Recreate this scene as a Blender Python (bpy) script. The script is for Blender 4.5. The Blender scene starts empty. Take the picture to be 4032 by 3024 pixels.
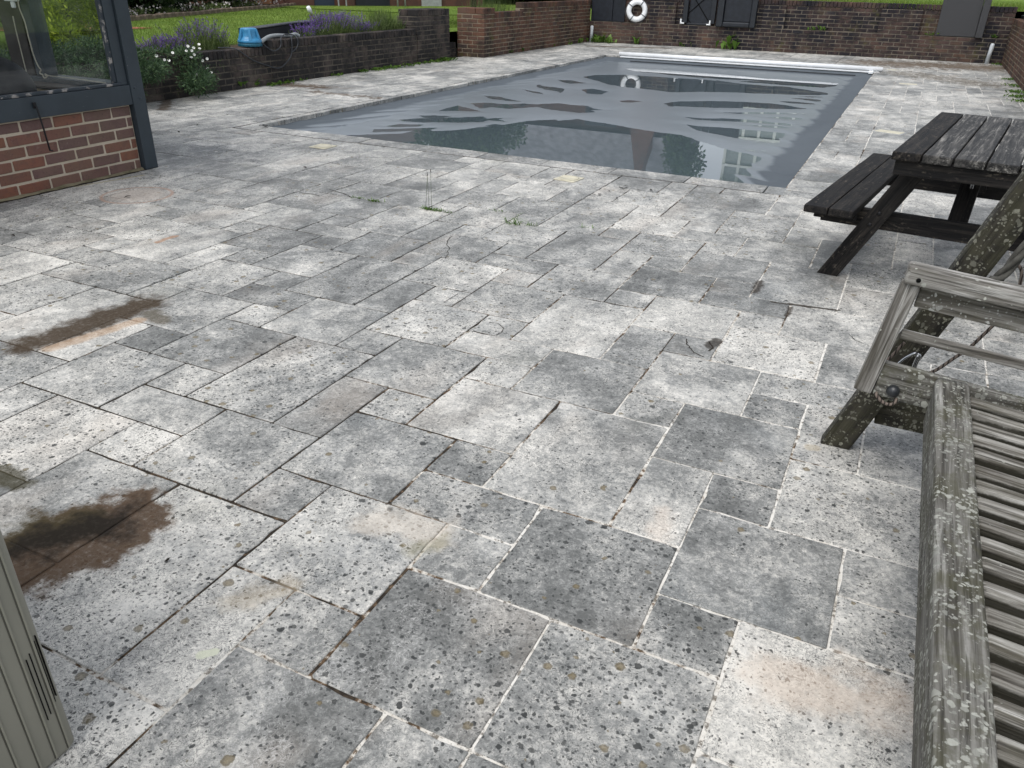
import bpy, bmesh, math, random
import numpy as np
from mathutils import Vector, Matrix, noise

random.seed(7)
rng = np.random.default_rng(11)
scene = bpy.context.scene
COL = scene.collection
PI = math.pi

# ------------------------------------------------------------------ camera
W, H, F = 4032.0, 3024.0, 3070.17
PITCH, ROLL, YAW = 0.479526, 0.0227889, -0.443815
CAM = np.array([0.1115, -0.1116, 1.5331])
M = 0.228                                   # paving module in metres


def cam_axes():
    cp, sp, cy, sy = math.cos(PITCH), math.sin(PITCH), math.cos(YAW), math.sin(YAW)
    fwd = np.array([sy * cp, cy * cp, -sp])
    right = np.array([cy, -sy, 0.0])
    up = np.cross(right, fwd)
    cr, sr = math.cos(ROLL), math.sin(ROLL)
    return cr * right + sr * up, -sr * right + cr * up, fwd


CR, CU, CF = cam_axes()
cam_data = bpy.data.cameras.new('camera')
cam_data.sensor_width = 36.0
cam_data.lens = F / W * 36.0
cam_data.clip_start = 0.02
cam_data.clip_end = 800.0
cam = bpy.data.objects.new('camera', cam_data)
COL.objects.link(cam)
cam.matrix_world = Matrix(((CR[0], CU[0], -CF[0], CAM[0]), (CR[1], CU[1], -CF[1], CAM[1]),
                           (CR[2], CU[2], -CF[2], CAM[2]), (0, 0, 0, 1)))
scene.camera = cam

# ------------------------------------------------------------------ sky, sun, exposure
SUN_EL, SUN_AZ = math.radians(62), math.radians(192)     # azimuth measured from +y towards +x
world = bpy.data.worlds.new('World')
scene.world = world
world.use_nodes = True
wn = world.node_tree
wn.nodes.clear()
sky = wn.nodes.new('ShaderNodeTexSky')
sky.sky_type = 'NISHITA'
sky.sun_disc = False
sky.sun_elevation = SUN_EL
sky.sun_rotation = SUN_AZ
sky.altitude = 100
sky.air_density = 1.0
sky.dust_density = 2.2
sky.ozone_density = 1.5
hs = wn.nodes.new('ShaderNodeHueSaturation')
hs.inputs['Saturation'].default_value = 0.30           # cloud cover: almost colourless sky
bg = wn.nodes.new('ShaderNodeBackground')
bg.inputs['Strength'].default_value = 0.15
wo = wn.nodes.new('ShaderNodeOutputWorld')
wn.links.new(sky.outputs[0], hs.inputs['Color'])
wn.links.new(hs.outputs[0], bg.inputs[0])
wn.links.new(bg.outputs[0], wo.inputs[0])

sun_data = bpy.data.lights.new('sun', 'SUN')
sun_data.energy = 1.1
sun_data.angle = math.radians(35)
sun_data.color = (1.0, 0.97, 0.93)
sun = bpy.data.objects.new('sun', sun_data)
COL.objects.link(sun)
sd = Vector((math.sin(SUN_AZ) * math.cos(SUN_EL), math.cos(SUN_AZ) * math.cos(SUN_EL), math.sin(SUN_EL)))
sun.rotation_euler = sd.to_track_quat('Z', 'Y').to_euler()
sun.location = (0, 0, 30)

scene.view_settings.view_transform = 'Standard'
scene.view_settings.look = 'None'
scene.view_settings.exposure = 0.62
scene.view_settings.gamma = 1.0
scene.view_settings.use_curve_mapping = False
scene.cycles.use_denoising = True
scene.cycles.max_bounces = 8
scene.cycles.transparent_max_bounces = 12
scene.cycles.sample_clamp_indirect = 6.0


# ------------------------------------------------------------------ geometry from the survey of the photograph
def ray(px, py):
    return (px - W / 2) / F * CR - (py - H / 2) / F * CU + CF


def bp(px, py, x=None, y=None, z=None):
    d = ray(px, py)
    if z is not None:
        t = (z - CAM[2]) / d[2]
    elif x is not None:
        t = (x - CAM[0]) / d[0]
    else:
        t = (y - CAM[1]) / d[1]
    return CAM + t * d


def proj_size(p, size):
    v = np.asarray(p, float) - CAM
    zc = v @ CF
    if zc < 0.2:
        return -1.0
    u, w = F * (v @ CR) / zc, F * (v @ CU) / zc
    if abs(u) > W * 0.53 or abs(w) > H * 0.53:
        return -1.0
    return size / zc


# ------------------------------------------------------------------ object helpers
MATS = {}
PMAT = {}


def tag(o, label=None, cat=None, group=None, kind=None):
    if label: o['label'] = label
    if cat: o['category'] = cat
    if group: o['group'] = group
    if kind: o['kind'] = kind
    return o


def thing(name, label, cat, loc=(0, 0, 0), rz=0.0, group=None):
    o = bpy.data.objects.new(name, None)
    o.empty_display_size = 0.1
    COL.objects.link(o)
    o.location = loc
    o.rotation_euler = (0, 0, rz)
    PMAT[o.name] = Matrix.Translation(Vector(loc)) @ Matrix.Rotation(rz, 4, 'Z')
    return tag(o, label, cat, group)


def place(o, parent, mw=None):
    """parent o and give it the world matrix mw"""
    mw = mw or Matrix.Identity(4)
    if parent is not None:
        o.parent = parent
        o.matrix_basis = PMAT.get(parent.name, Matrix.Identity(4)).inverted() @ mw
    else:
        o.matrix_basis = mw
    PMAT[o.name] = mw
    return o


def obj(name, me, mat=None, parent=None, mw=None):
    o = bpy.data.objects.new(name, me)
    COL.objects.link(o)
    if mat is not None and len(me.materials) == 0:
        me.materials.append(mat)
    return place(o, parent, mw)


def mesh(name, verts, faces, smooth=False, attr=None):
    me = bpy.data.meshes.new(name)
    me.from_pydata([tuple(map(float, v)) for v in verts], [], [tuple(map(int, f)) for f in faces])
    if smooth:
        me.polygons.foreach_set('use_smooth', [True] * len(me.polygons))
    if attr is not None:
        a = me.attributes.new('rnd', 'FLOAT', 'FACE')
        a.data.foreach_set('value', np.asarray(attr, np.float32))
    me.update()
    return me


def fast_mesh(name, verts, faces, attr=None, smooth=False):
    """verts (n,3), faces (m,k) arrays with constant k"""
    verts = np.asarray(verts, np.float32)
    faces = np.asarray(faces, np.int32)
    me = bpy.data.meshes.new(name)
    k = faces.shape[1]
    me.vertices.add(len(verts))
    me.vertices.foreach_set('co', verts.ravel())
    me.loops.add(faces.size)
    me.loops.foreach_set('vertex_index', faces.ravel())
    me.polygons.add(len(faces))
    me.polygons.foreach_set('loop_start', np.arange(0, faces.size, k, dtype=np.int32))
    if smooth:
        me.polygons.foreach_set('use_smooth', np.ones(len(faces), bool))
    me.update(calc_edges=True)
    if attr is not None:
        a = me.attributes.new('rnd', 'FLOAT', 'FACE')
        a.data.foreach_set('value', np.asarray(attr, np.float32))
    me.validate()
    return me


def bm_mesh(name, bm, smooth=False):
    me = bpy.data.meshes.new(name)
    bm.to_mesh(me)
    bm.free()
    if smooth:
        me.polygons.foreach_set('use_smooth', [True] * len(me.polygons))
    return me


def box_bm(sx, sy, sz, bevel=0.0, seg=1, jitter=0.0, centre=(0, 0, 0)):
    bm = bmesh.new()
    bmesh.ops.create_cube(bm, size=1.0)
    for v in bm.verts:
        v.co = Vector((v.co.x * sx + centre[0], v.co.y * sy + centre[1], v.co.z * sz + centre[2]))
        if jitter:
            v.co += Vector((random.uniform(-1, 1), random.uniform(-1, 1), random.uniform(-1, 1))) * jitter
    if bevel:
        bmesh.ops.bevel(bm, geom=list(bm.edges), offset=bevel, segments=seg, affect='EDGES', profile=0.6)
    return bm


def box(name, lo, hi, mat, parent=None, bevel=0.004, seg=1):
    lo, hi = np.minimum(lo, hi), np.maximum(lo, hi)
    s = hi - lo
    c = (lo + hi) / 2
    me = bm_mesh(name, box_bm(s[0], s[1], s[2], min(bevel, min(s) * 0.3), seg))
    return obj(name, me, mat, parent, Matrix.Translation(Vector(c)))


def plank(name, p0, p1, width, thick, mat, parent, wdir=(1, 0, 0), bevel=0.006, seg=2, warp=0.0):
    """bevelled board from p0 to p1 (centre line), local X along the grain"""
    p0, p1 = Vector(p0), Vector(p1)
    d = p1 - p0
    L = d.length
    ex = d.normalized()
    wv = Vector(wdir)
    ey = (wv - ex * wv.dot(ex)).normalized()
    ez = ex.cross(ey)
    bm = box_bm(L, width, thick, min(bevel, thick * 0.35), seg)
    if warp:
        bmesh.ops.subdivide_edges(bm, edges=[e for e in bm.edges if abs(e.verts[0].co.x - e.verts[1].co.x) > L * 0.5],
                                  cuts=max(6, int(L / 0.05)))
        sd_ = random.uniform(0, 50)
        for v in bm.verts:
            n = noise.noise_vector(Vector((v.co.x * 5 + sd_, v.co.y * 14, v.co.z * 14 + sd_)))
            v.co.y += n.y * warp
            v.co.z += n.z * warp
    me = bm_mesh(name, bm, False)
    c = (p0 + p1) / 2
    mw = Matrix(((ex.x, ey.x, ez.x, c.x), (ex.y, ey.y, ez.y, c.y), (ex.z, ey.z, ez.z, c.z), (0, 0, 0, 1)))
    return obj(name, me, mat, parent, mw)


def tube_data(pts, rad, n=8, caps=True):
    """tube through points; rad scalar or list"""
    pts = [Vector(p) for p in pts]
    m = len(pts)
    rads = [rad] * m if isinstance(rad, (int, float)) else list(rad)
    verts, faces = [], []
    prev = None
    for i, p in enumerate(pts):
        t = (pts[min(i + 1, m - 1)] - pts[max(i - 1, 0)]).normalized()
        if prev is None:
            a = Vector((0, 0, 1)) if abs(t.z) < 0.9 else Vector((1, 0, 0))
            e1 = t.cross(a).normalized()
        else:
            e1 = (prev - t * prev.dot(t)).normalized()
        e2 = t.cross(e1)
        prev = e1
        for k in range(n):
            a = 2 * PI * k / n
            verts.append(p + (e1 * math.cos(a) + e2 * math.sin(a)) * rads[i])
    for i in range(m - 1):
        for k in range(n):
            a, b = i * n + k, i * n + (k + 1) % n
            faces.append((a, b, b + n, a + n))
    if caps:
        faces.append(tuple(range(n - 1, -1, -1)))
        faces.append(tuple(range((m - 1) * n, m * n)))
    return verts, faces


def tube(name, pts, rad, mat, parent=None, n=8):
    v, f = tube_data(pts, rad, n)
    c = sum((Vector(p) for p in pts), Vector()) / len(pts)
    return obj(name, mesh(name, [a - c for a in v], f, True), mat, parent, Matrix.Translation(c))


def curve_pts(ctrl, n=40):
    """Catmull-Rom through control points"""
    c = [np.array(p, float) for p in ctrl]
    c = [2 * c[0] - c[1]] + c + [2 * c[-1] - c[-2]]
    out = []
    segs = len(c) - 3
    for s in range(segs):
        a, b, d, e = c[s:s + 4]
        for t in np.linspace(0, 1, max(2, n // segs), endpoint=(s == segs - 1)):
            out.append(0.5 * ((2 * b) + (-a + d) * t + (2 * a - 5 * b + 4 * d - e) * t * t + (-a + 3 * b - 3 * d + e) * t ** 3))
    return out


def lathe_mesh(name, prof, n=24, smooth=True):
    verts, faces = [], []
    for r, z in prof:
        for k in range(n):
            a = 2 * PI * k / n
            verts.append((r * math.cos(a), r * math.sin(a), z))
    for i in range(len(prof) - 1):
        for k in range(n):
            a, b = i * n + k, i * n + (k + 1) % n
            faces.append((a, b, b + n, a + n))
    faces.append(tuple(range(n - 1, -1, -1)))
    faces.append(tuple(range((len(prof) - 1) * n, len(prof) * n)))
    return mesh(name, verts, faces, smooth)


# ------------------------------------------------------------------ material helpers
class NT:
    def __init__(self, name):
        self.m = bpy.data.materials.new(name)
        self.m.use_nodes = True
        self.t = self.m.node_tree
        self.t.nodes.clear()
        self.out = self.t.nodes.new('ShaderNodeOutputMaterial')

    def n(self, typ, ins=None, out=0, **props):
        nd = self.t.nodes.new('ShaderNode' + typ)
        for k, v in props.items():
            setattr(nd, k, v)
        for k, v in (ins or {}).items():
            s = nd.inputs[k]
            if isinstance(v, bpy.types.NodeSocket):
                self.t.links.new(v, s)
            else:
                if hasattr(s, 'default_value'):
                    try:
                        s.default_value = v
                    except Exception:
                        s.default_value = tuple(v) + (1.0,)
        return nd.outputs[out] if out is not None else nd

    def math(self, op, a, b=0.0, clamp=False):
        return self.n('Math', {0: a, 1: b}, operation=op, use_clamp=clamp)

    def vmath(self, op, a, b=(0, 0, 0)):
        return self.n('VectorMath', {0: a, 1: b}, operation=op)

    def mix(self, f, a, b, blend='MIX'):
        nd = self.t.nodes.new('ShaderNodeMix')
        nd.data_type = 'RGBA'
        nd.blend_type = blend
        for i, v in ((0, f), (6, a), (7, b)):
            if isinstance(v, bpy.types.NodeSocket):
                self.t.links.new(v, nd.inputs[i])
            elif i == 0:
                nd.inputs[i].default_value = v
            else:
                nd.inputs[i].default_value = tuple(v)[:3] + (1.0,)
        return nd.outputs[2]

    def ramp(self, f, stops, interp='LINEAR'):
        nd = self.t.nodes.new('ShaderNodeValToRGB')
        nd.color_ramp.interpolation = interp
        el = nd.color_ramp.elements
        while len(el) < len(stops):
            el.new(0.5)
        for e, (p, c) in zip(el, stops):
            e.position = p
            c = (c, c, c) if isinstance(c, (int, float)) else c
            e.color = tuple(c)[:3] + (1.0,)
        self.t.links.new(f, nd.inputs[0])
        return nd.outputs[0]

    def step(self, v, lo, hi):
        return self.n('MapRange', {'Value': v, 'From Min': lo, 'From Max': hi}, interpolation_type='SMOOTHSTEP')

    def noise(self, vec, scale, detail=3.0, rough=0.55, dist=0.0, out=0):
        return self.n('TexNoise', {'Vector': vec, 'Scale': scale, 'Detail': detail, 'Roughness': rough, 'Distortion': dist}, out=out)

    def bump(self, h, strength=0.3, dist=0.01, normal=None):
        ins = {'Height': h, 'Strength': strength, 'Distance': dist}
        if normal is not None:
            ins['Normal'] = normal
        return self.n('Bump', ins)

    def bsdf(self, color, rough=0.6, spec=0.5, metal=0.0, normal=None, **extra):
        ins = {'Base Color': color, 'Roughness': rough, 'Specular IOR Level': spec, 'Metallic': metal}
        if normal is not None:
            ins['Normal'] = normal
        ins.update(extra)
        s = self.n('BsdfPrincipled', ins)
        self.t.links.new(s, self.out.inputs[0])
        return self.m

    def world(self):
        return self.n('NewGeometry', out=None).outputs['Position']

    def objco(self):
        return self.n('TexCoord', out=None).outputs['Object']

    def rnd(self):
        a = self.n('ObjectInfo', out=None).outputs['Random']
        b = self.n('Attribute', out=None, attribute_name='rnd').outputs['Fac']
        return self.math('FRACT', self.math('ADD', a, b))


def simple(name, col, rough=0.5, spec=0.5, metal=0.0, var=0.15, scale=8.0, bump=0.0):
    if name in MATS:
        return MATS[name]
    t = NT(name)
    p = t.objco()
    n1 = t.noise(p, scale, 4, 0.6)
    d = tuple(c * (1 - var) for c in col)
    l = tuple(min(1, c * (1 + var)) for c in col)
    c = t.mix(t.step(n1, 0.3, 0.7), d, l)
    nrm = t.bump(t.noise(p, scale * 12, 3, 0.6), bump, 0.003) if bump else None
    MATS[name] = t.bsdf(c, rough, spec, metal, nrm)
    return MATS[name]


# ---- stains that lie on the paving: (px, py, px2, py2, half width, colour, strength, softness)
STAINS = []


def stain(p0, p1, hw, col, strength, soft=0.5, nz=0.5, fine=0.5):
    STAINS.append((np.array(p0[:2]), np.array(p1[:2]), hw, col, strength, soft, nz, fine))


g0 = lambda a, b: bp(a, b, z=0)
stain(g0(130, 1352), g0(560, 1198), 0.16, (0.058, 0.042, 0.028), 0.95, 0.7, 0.8)
stain(g0(200, 1372), g0(545, 1262), 0.055, (0.42, 0.28, 0.17), 0.55, 0.6, 0.5)
stain(g0(600, 1235), g0(640, 1262), 0.07, (0.10, 0.085, 0.06), 0.7, 0.6, 0.8)
stain(g0(-60, 2270), g0(420, 2070), 0.215, (0.085, 0.056, 0.036), 0.95, 0.35, 0.75)
stain(g0(60, 2120), g0(300, 2060), 0.14, (0.06, 0.05, 0.026), 0.8, 0.8, 0.9)
stain(g0(110, 2150), g0(450, 2050), 0.13, (0.018, 0.016, 0.014), 0.9, 0.8, 1.1)
stain(g0(0, 1860), g0(70, 1905), 0.06, (0.05, 0.045, 0.025), 0.8, 0.6, 0.9)
stain(g0(1130, 333), g0(1260, 345), 0.26, (0.085, 0.06, 0.042), 0.85, 0.7, 1.6)
stain(g0(1230, 360), g0(1480, 386), 0.13, (0.10, 0.075, 0.055), 0.8, 0.8, 2.6)
stain(g0(2330, 182), g0(2620, 190), 0.24, (0.08, 0.055, 0.035), 0.75, 0.7, 1.2)
stain(g0(3480, 250), g0(3930, 268), 1.3, (0.10, 0.072, 0.048), 0.85, 0.75, 1.5)
stain(g0(3560, 288), g0(3900, 335), 0.7, (0.10, 0.085, 0.065), 0.7, 0.8, 2.4)
stain(g0(660, 390), g0(640, 432), 0.10, (0.07, 0.05, 0.035), 0.8, 0.7, 0.8)
stain(g0(620, 955), g0(690, 930), 0.028, (0.36, 0.22, 0.14), 0.75, 0.5, 0.9)
stain(g0(3040, 1188), g0(3300, 1222), 0.018, (0.035, 0.028, 0.022), 0.9, 0.6, 1.0)
stain(g0(2972, 1150), g0(2995, 1108), 0.035, (0.04, 0.032, 0.026), 0.8, 0.7, 1.2)
stain(g0(2790, 1365), g0(2825, 1340), 0.035, (0.05, 0.045, 0.04), 0.85, 0.4, 0.9)
stain(g0(3115, 1210), g0(3098, 1245), 0.020, (0.04, 0.032, 0.026), 0.8, 0.7, 1.2)
stain(g0(790, 2575), g0(840, 2565), 0.016, (0.62, 0.64, 0.50), 0.85, 0.4, 0.9)
stain(g0(3185, 1762), g0(3212, 1765), 0.028, (0.42, 0.37, 0.28), 0.6, 0.5, 0.6)
stain(g0(1480, 2050), g0(1720, 2100), 0.10, (0.62, 0.56, 0.48), 0.5, 0.9, 1.0)
stain(g0(1620, 2170), g0(1730, 2130), 0.05, (0.24, 0.225, 0.14), 0.5, 0.9, 1.0)
stain(g0(3060, 2690), g0(3520, 2770), 0.13, (0.56, 0.46, 0.37), 0.5, 0.9, 1.0)
stain(g0(2620, 2010), g0(2600, 2090), 0.06, (0.66, 0.58, 0.50), 0.45, 0.9, 1.0)
stain(g0(2480, 1680), g0(2640, 1640), 0.07, (0.15, 0.155, 0.15), 0.45, 0.9, 1.2)
stain(g0(900, 2380), g0(1130, 2300), 0.06, (0.40, 0.34, 0.25), 0.45, 0.9, 1.3)
stain(g0(300, 735), g0(560, 690), 0.03, (0.33, 0.28, 0.14), 0.5, 0.8, 0.6)


def apply_stains(t, P, c):
    # stains of their own shape
    dn = t.n('TexNoise', {'Vector': P, 'Scale': 9.0, 'Detail': 5.0, 'Roughness': 0.65}, out=1)
    dn = t.vmath('SUBTRACT', dn, (0.5, 0.5, 0.5))
    fine = t.noise(P, 60.0, 3, 0.6)
    dull = None
    for (a, b, hw, col, st, soft, nz, fn) in STAINS:
        d = b - a
        L = float(np.linalg.norm(d)) + 1e-6
        ang = math.atan2(d[1], d[0])
        cxy = (a + b) / 2
        pp = t.vmath('ADD', P, t.n('VectorMath', {0: dn, 3: float(nz * hw * 2.2)}, operation='SCALE'))
        pp = t.vmath('SUBTRACT', pp, (float(cxy[0]), float(cxy[1]), 0))
        pp = t.n('VectorRotate', {'Vector': pp, 'Angle': -ang}, rotation_type='Z_AXIS')
        pp = t.vmath('ABSOLUTE', pp)
        pp = t.vmath('SUBTRACT', pp, (L / 2, 0, 0))
        pp = t.vmath('MULTIPLY', t.vmath('MAXIMUM', pp, (0, 0, 0)), (1, 1, 0))
        ln = t.n('VectorMath', {0: pp}, operation='LENGTH', out=1)
        m_ = t.step(ln, hw, hw * (1 - soft))
        m_ = t.math('MULTIPLY', m_, t.math('ADD', 0.75, t.math('MULTIPLY', fine, 0.5)), True)
        c = t.mix(t.math('MULTIPLY', m_, st), c, col)
        dull = m_ if dull is None else t.math('MAXIMUM', dull, m_)
    return c, dn, dull


def make_slab_mat(name, far=False):
    t = NT(name)
    P = t.world()
    r = t.rnd()
    r2 = t.math('FRACT', t.math('MULTIPLY', r, 17.31))
    r3 = t.math('FRACT', t.math('MULTIPLY', r, 53.77))
    off = t.n('CombineXYZ', {0: t.math('MULTIPLY', r, 41.0), 1: t.math('MULTIPLY', r2, 37.0), 2: t.math('MULTIPLY', r3, 29.0)})
    Q = t.vmath('ADD', P, off)
    rot = t.n('CombineXYZ', {2: t.math('MULTIPLY', r2, 6.28)})
    Qs = t.n('Mapping', {'Vector': Q, 'Rotation': rot, 'Scale': (1.0, 0.55, 1.0)})
    # cloudy body colour
    n1 = t.noise(Qs, 3.6, 5, 0.62, 0.6)
    n2 = t.noise(Q, 16.0, 5, 0.65, 0.8)
    n3 = t.noise(Q, 75.0, 3, 0.65, 0.6)
    f = t.math('ADD', t.math('MULTIPLY', t.math('SUBTRACT', n1, 0.5), 1.4), t.math('MULTIPLY', t.math('SUBTRACT', n2, 0.5), 1.1))
    f = t.math('ADD', f, t.math('MULTIPLY', t.math('SUBTRACT', n3, 0.5), 1.25))
    f = t.math('ADD', f, t.math('MULTIPLY', t.math('SUBTRACT', r3, 0.5), 0.26))
    nbig = t.noise(P, 1.1, 5, 0.62, 0.4)
    f = t.math('ADD', f, t.math('MULTIPLY', t.math('SUBTRACT', nbig, 0.5), 1.2))
    tone = t.n('SeparateColor', {0: t.n('ObjectInfo', out=None).outputs['Color']}, out=None).outputs[0]
    f = t.math('ADD', f, t.math('SUBTRACT', tone, 0.5))
    nbl = t.step(t.noise(P, 0.55, 4, 0.6, 0.5), 0.46, 0.66)          # bleached swathes
    f = t.math('ADD', f, t.math('MULTIPLY', nbl, 0.16))
    f = t.math('ADD', f, 0.44, True)
    c = t.ramp(f, [(0.0, (0.112, 0.115, 0.109)), (0.33, (0.248, 0.252, 0.241)), (0.60, (0.440, 0.434, 0.405)), (1.0, (0.72, 0.698, 0.640))])
    # warm and cold veils
    nw = t.noise(Qs, 2.3, 3, 0.5, 0.3)
    c = t.mix(t.math('MULTIPLY', t.step(nw, 0.56, 0.78), 0.30), c, (0.52, 0.44, 0.36))
    c = t.mix(t.math('MULTIPLY', t.step(nw, 0.42, 0.22), 0.22), c, (0.26, 0.29, 0.305))
    # olive algae film
    na = t.noise(P, 1.3, 4, 0.6)
    c = t.mix(t.math('MULTIPLY', t.step(na, 0.60, 0.8), 0.25), c, (0.24, 0.23, 0.14))
    # wandering fossil marks / pits
    ns = t.noise(Q, 34.0, 2, 0.5, 2.4)
    ridge = t.math('ABSOLUTE', t.math('SUBTRACT', ns, 0.5))
    nm = t.noise(Q, 5.0, 3, 0.6)
    sq = t.math('MULTIPLY', t.step(ridge, 0.034, 0.008), t.step(nm, 0.40, 0.56))
    c = t.mix(t.math('MULTIPLY', sq, 0.72), c, (0.085, 0.088, 0.085))
    ns3 = t.noise(t.vmath('ADD', Q, (3, 9, 4)), 62.0, 2, 0.5, 2.0)
    sq3 = t.math('MULTIPLY', t.step(t.math('ABSOLUTE', t.math('SUBTRACT', ns3, 0.5)), 0.036, 0.008), t.step(nm, 0.34, 0.52))
    c = t.mix(t.math('MULTIPLY', sq3, 0.45), c, (0.12, 0.124, 0.122))
    ns2 = t.noise(t.vmath('ADD', Q, (7, 3, 1)), 28.0, 2, 0.5, 2.8)
    ridge2 = t.math('ABSOLUTE', t.math('SUBTRACT', ns2, 0.5))
    sq2 = t.math('MULTIPLY', t.step(ridge2, 0.03, 0.008), t.step(nm, 0.50, 0.36))
    c = t.mix(t.math('MULTIPLY', sq2, 0.35), c, (0.70, 0.69, 0.67))
    # fine dark grain
    gr = t.noise(Q, 150.0, 2, 0.6)
    c = t.mix(t.math('MULTIPLY', t.step(gr, 0.56, 0.70), 0.6), c, (0.10, 0.102, 0.10))
    # lichen
    dq = t.n('TexNoise', {'Vector': Q, 'Scale': 90.0, 'Detail': 2.0}, out=1)
    Qd = t.vmath('ADD', Q, t.n('VectorMath', {0: t.vmath('SUBTRACT', dq, (0.5, 0.5, 0.5)), 3: 0.014}, operation='SCALE'))
    Qf = t.n('Mapping', {'Vector': Qd, 'Scale': (1, 1, 0.0)})
    dens = t.math('ADD', t.math('MULTIPLY', t.noise(P, 3.2, 4, 0.65), 1.05), t.math('MULTIPLY', r2, 0.40))

    def spots(scale, rmax, p_lo, p_hi, seed):
        v = t.n('TexVoronoi', {'Vector': t.vmath('ADD', Qf, (seed, seed * 2, 0)), 'Scale': scale}, out=None, voronoi_dimensions='2D', feature='F1')
        d = t.math('DIVIDE', v.outputs['Distance'], scale)
        rc = t.n('SeparateColor', {0: v.outputs['Color']}, out=None)
        pr = t.math('GREATER_THAN', t.step(dens, p_lo, p_hi), rc.outputs[0])
        rad = t.math('MULTIPLY', t.math('POWER', rc.outputs[1], 2.0), rmax)
        inside = t.math('MULTIPLY', t.step(d, t.math('ADD', rad, 0.0010), t.math('SUBTRACT', rad, 0.0010)), t.math('ADD', 0.78, t.math('MULTIPLY', rc.outputs[2], 0.22)))
        return t.math('MULTIPLY', inside, pr), d, rad

    for sc_, rm, lo, hi, sd_, am in ((18.0, 0.0118, 0.56, 1.40, 3.1, 0.95), (38.0, 0.0074, 0.46, 1.12, 9.7, 0.93), (74.0, 0.0044, 0.34, 0.92, 4.4, 0.9)):
        m_, _, _ = spots(sc_, rm, lo, hi, sd_)
        c = t.mix(t.math('MULTIPLY', m_, am), c, (0.021, 0.023, 0.022))
    mb, db, rb = spots(13.0, 0.0150, 0.45, 1.3, 15.3)
    ring = t.math('DIVIDE', db, t.math('MAXIMUM', rb, 0.001))
    bc = t.ramp(ring, [(0.0, (0.19, 0.15, 0.075)), (0.55, (0.15, 0.115, 0.05)), (0.72, (0.075, 0.056, 0.026)), (0.95, (0.16, 0.13, 0.07))])
    c = t.mix(t.math('MULTIPLY', mb, 0.8), c, bc)
    mw_, _, _ = spots(6.0, 0.014, 0.62, 3.2, 27.9)
    c = t.mix(t.math('MULTIPLY', mw_, 0.8), c, (0.72, 0.71, 0.64))
    c, dn, dull = apply_stains(t, P, c)
    # rust ring left by a round base near the pool house
    ctr = g0(540, 768)
    rr = t.n('VectorMath', {0: t.vmath('MULTIPLY', t.vmath('SUBTRACT', t.vmath('ADD', P, t.n('VectorMath', {0: dn, 3: 0.02}, operation='SCALE')), (float(ctr[0]), float(ctr[1]), 0)), (1, 1, 0))}, operation='LENGTH', out=1)
    ringm = t.step(t.math('ABSOLUTE', t.math('SUBTRACT', rr, 0.25)), 0.022, 0.002)
    c = t.mix(t.math('MULTIPLY', t.step(rr, 0.27, 0.15), 0.45), c, (0.55, 0.47, 0.40))
    c = t.mix(t.math('MULTIPLY', ringm, 0.75), c, (0.36, 0.23, 0.165))
    # relief
    hgt = t.math('ADD', t.math('MULTIPLY', n2, 0.5), t.math('MULTIPLY', t.noise(Q, 120.0, 3, 0.6), 0.35))
    hgt = t.math('SUBTRACT', hgt, t.math('MULTIPLY', sq, 0.35))
    nrm = t.bump(hgt, 0.35, 0.004)
    rough = t.math('ADD', 0.44, t.math('MULTIPLY', n2, 0.26))
    rough = t.math('ADD', rough, t.math('MULTIPLY', dull, 0.4), True)
    return t.bsdf(c, rough, t.math('SUBTRACT', 0.5, t.math('MULTIPLY', dull, 0.45)), 0, nrm)


def make_joint_mat():
    t = NT('joint_fill')
    P = t.world()
    sx = t.n('SeparateXYZ', {0: P}, out=None)
    n1 = t.noise(P, 2.2, 4, 0.65)
    n2 = t.noise(P, 24.0, 4, 0.7)
    bias = t.n('MapRange', {'Value': sx.outputs[0], 'From Min': -2.7, 'From Max': 0.5, 'To Min': -0.20, 'To Max': 0.13})
    f = t.math('ADD', t.math('ADD', t.math('MULTIPLY', n1, 0.85), t.math('MULTIPLY', n2, 0.40)), bias)
    c = t.ramp(f, [(0.0, (0.015, 0.013, 0.010)), (0.54, (0.028, 0.023, 0.018)), (0.59, (0.13, 0.085, 0.05)), (0.625, (0.58, 0.55, 0.49)), (0.72, (0.70, 0.68, 0.63))])
    c = t.mix(t.math('MULTIPLY', t.step(t.noise(P, 38, 4, 0.75), 0.50, 0.62), 0.8), c, (0.07, 0.055, 0.038))
    c, _, _ = apply_stains(t, P, c)
    return t.bsdf(c, 0.9, 0.2, 0, t.bump(n2, 0.6, 0.01))


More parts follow.
